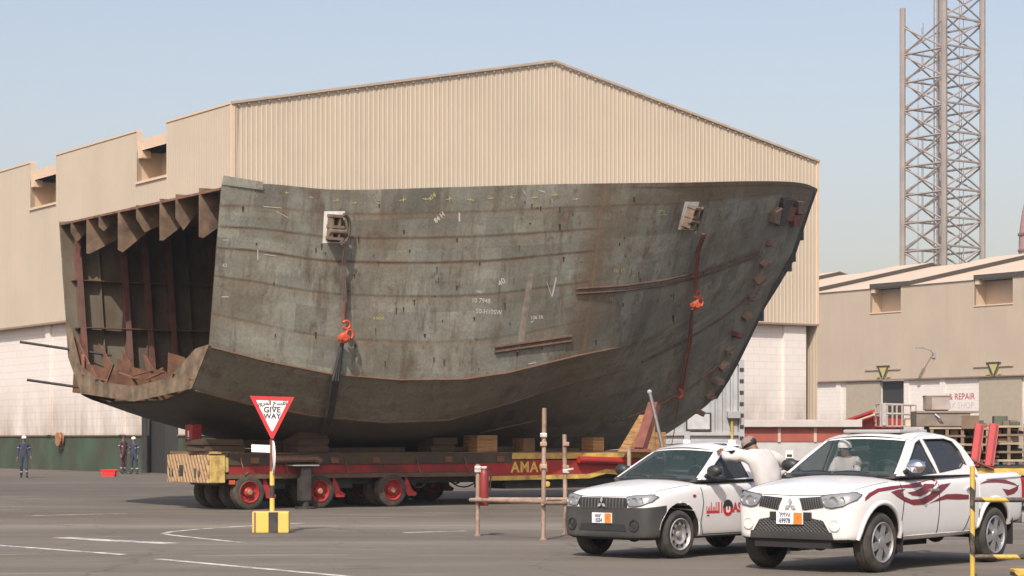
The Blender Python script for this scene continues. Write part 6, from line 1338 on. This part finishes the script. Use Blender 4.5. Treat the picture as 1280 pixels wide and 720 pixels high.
P = C_; mb = MB(); h = hgt(P, 587); mb.bar(P - o0 + Vector((.03, -.06, h)), P - o0 + Vector((.13, -.08, h + .02)), .05, .03); mb.build('clamp_bolt', M_clamp, t)
t = thing('fire_extinguisher', 'red fire extinguisher cylinder hanging on the left scaffold upright', 'extinguisher', A_ + Vector((.11, -.02, 0)))
z0, z1 = hgt(A_, 632), hgt(A_, 586); mb = MB(); mb.lathe([(.001, z0), (.07, z0), (.078, z0 + .03), (.078, z1 - .10), (.06, z1 - .04), (.025, z1), (.001, z1)], None, 20); mb.build('cylinder', mat('dull_red_cylinder', (.20, .02, .018), .5, 0, .15, 4, dirt=(.09, .04, .03), damt=.6), t, smooth=35)
mb = MB(); mb.box(-.05, .05, -.03, .03, z1, z1 + .04, ch=.008); mb.build('valve', M_galv, t); mb = MB(); mb.tube([(.04, -.02, z1 + .02), (.11, -.05, z1 - .1), (.10, -.06, z0 + .25)], .014, 6); mb.build('hose', M_black, t)
# ---------------------------------------------------------------- yellow and black barrier at the lower right
Q = at(1215.5, 650, 24.0); t = thing('hazard_barrier', 'yellow and black striped tube barrier cut off by the lower right corner', 'barrier', (Q.x, Q.y, 0), R(2))
def hazmat():
    k = NT('yellow_black_bands', .55); v = k.coord('Object'); s = k.sep(v); w = k.math('FRACT', k.math('MULTIPLY', k.math('ADD', s[0], s[2]), 1.9)); st = k.ramp(w, [(.52, 0.0), (.53, 1.0)])
    d = k.ramp(k.noise(v, 9, 6, .7), [(.5, 0.0), (.65, 1.0)]); return k.out(k.mix(k.math('MULTIPLY', d, .6), k.mix(st, (.50, .34, .06), (.035, .033, .03)), (.26, .17, .08)))
M_hz = hazmat()
mb = MB(); mb.tube([(0, 0, .03), (0, 0, 1.31)], .030, 12); mb.build('post', M_hz, t, smooth=50)
for z in (.925, .27): mb = MB(); mb.tube([(.0, 0, z), (1.9, 0, z - .01)], .028, 12); mb.build('rail', M_hz, t, smooth=50)
mb = MB(); mb.tube([(1.9, 0, .03), (1.9, 0, 1.25)], .036, 12); mb.build('post', M_hz, t, smooth=50)
mb = MB(); mb.box(.42, .95, -.25, -.05, .06, .14, ch=.01); mb.build('foot_plate', M_hz, t)
for x in (0, 1.9): mb = MB(); mb.box(x - .2, x + .2, -.2, .2, 0, .03); mb.build('foot', M_blk, t)
# ---------------------------------------------------------------- small things by the hall
Q = G(136.5, 595.5); t = thing('red_tub', 'small bright red tub on the ground left of the two workers', 'tub', Q)
mb = MB(); mb.prism([(-.26, 0), (.26, 0), (.31, .27), (-.31, .27)], -.25, .25, 'y'); mb.build('tub', mat('bright_red_plastic', (.62, .02, .02), .4), t); mb = MB(); mb.box(-.33, .33, -.28, -.25, .25, .30); mb.box(-.33, .33, .25, .28, .25, .30); mb.build('rim', mat('bright_red_plastic', (.62, .02, .02)), t)
y = yl(70); Q = C0 + dy * y + gx * .3; t = thing('hose_reel', 'round rusty brown hose reel hanging on the green wall right of the lone worker', 'hose reel', (Q.x, Q.y, lz(C0, 70, 549)), RZ)
mb = MB(); mb.lathe([(.001, -.12), (.36, -.12), (.36, -.05), (.22, -.05), (.22, .05), (.36, .05), (.36, .10), (.001, .10)], Matrix.Translation((-.1, 0, 0)) @ Matrix.Rotation(R(90), 4, 'Y'), 24); mb.build('drum', mat('rusty_orange_steel', (.30, .14, .06), .8, 0, .3, 5), t); mb = MB(); mb.box(-.02, .1, -.1, .1, -.5, .1); mb.build('bracket', M_rust, t)
y = yl(226); Q = C0 + dy * y + gx * .38; t = thing('wall_notice', 'small tan notice board above the green dado right of the dark doorway', 'notice', (Q.x, Q.y, 2.75), RZ)
mb = MB(); mb.box(-.03, 0, -.42, .42, -.45, .35); mb.build('board', mat('tan_board', (.50, .36, .18), .7), t); mb = MB(); mb.box(-.036, -.031, -.3, .3, -.3, .2); mb.build('sheet', mat('pale_sheet', (.62, .50, .30), .7), t)
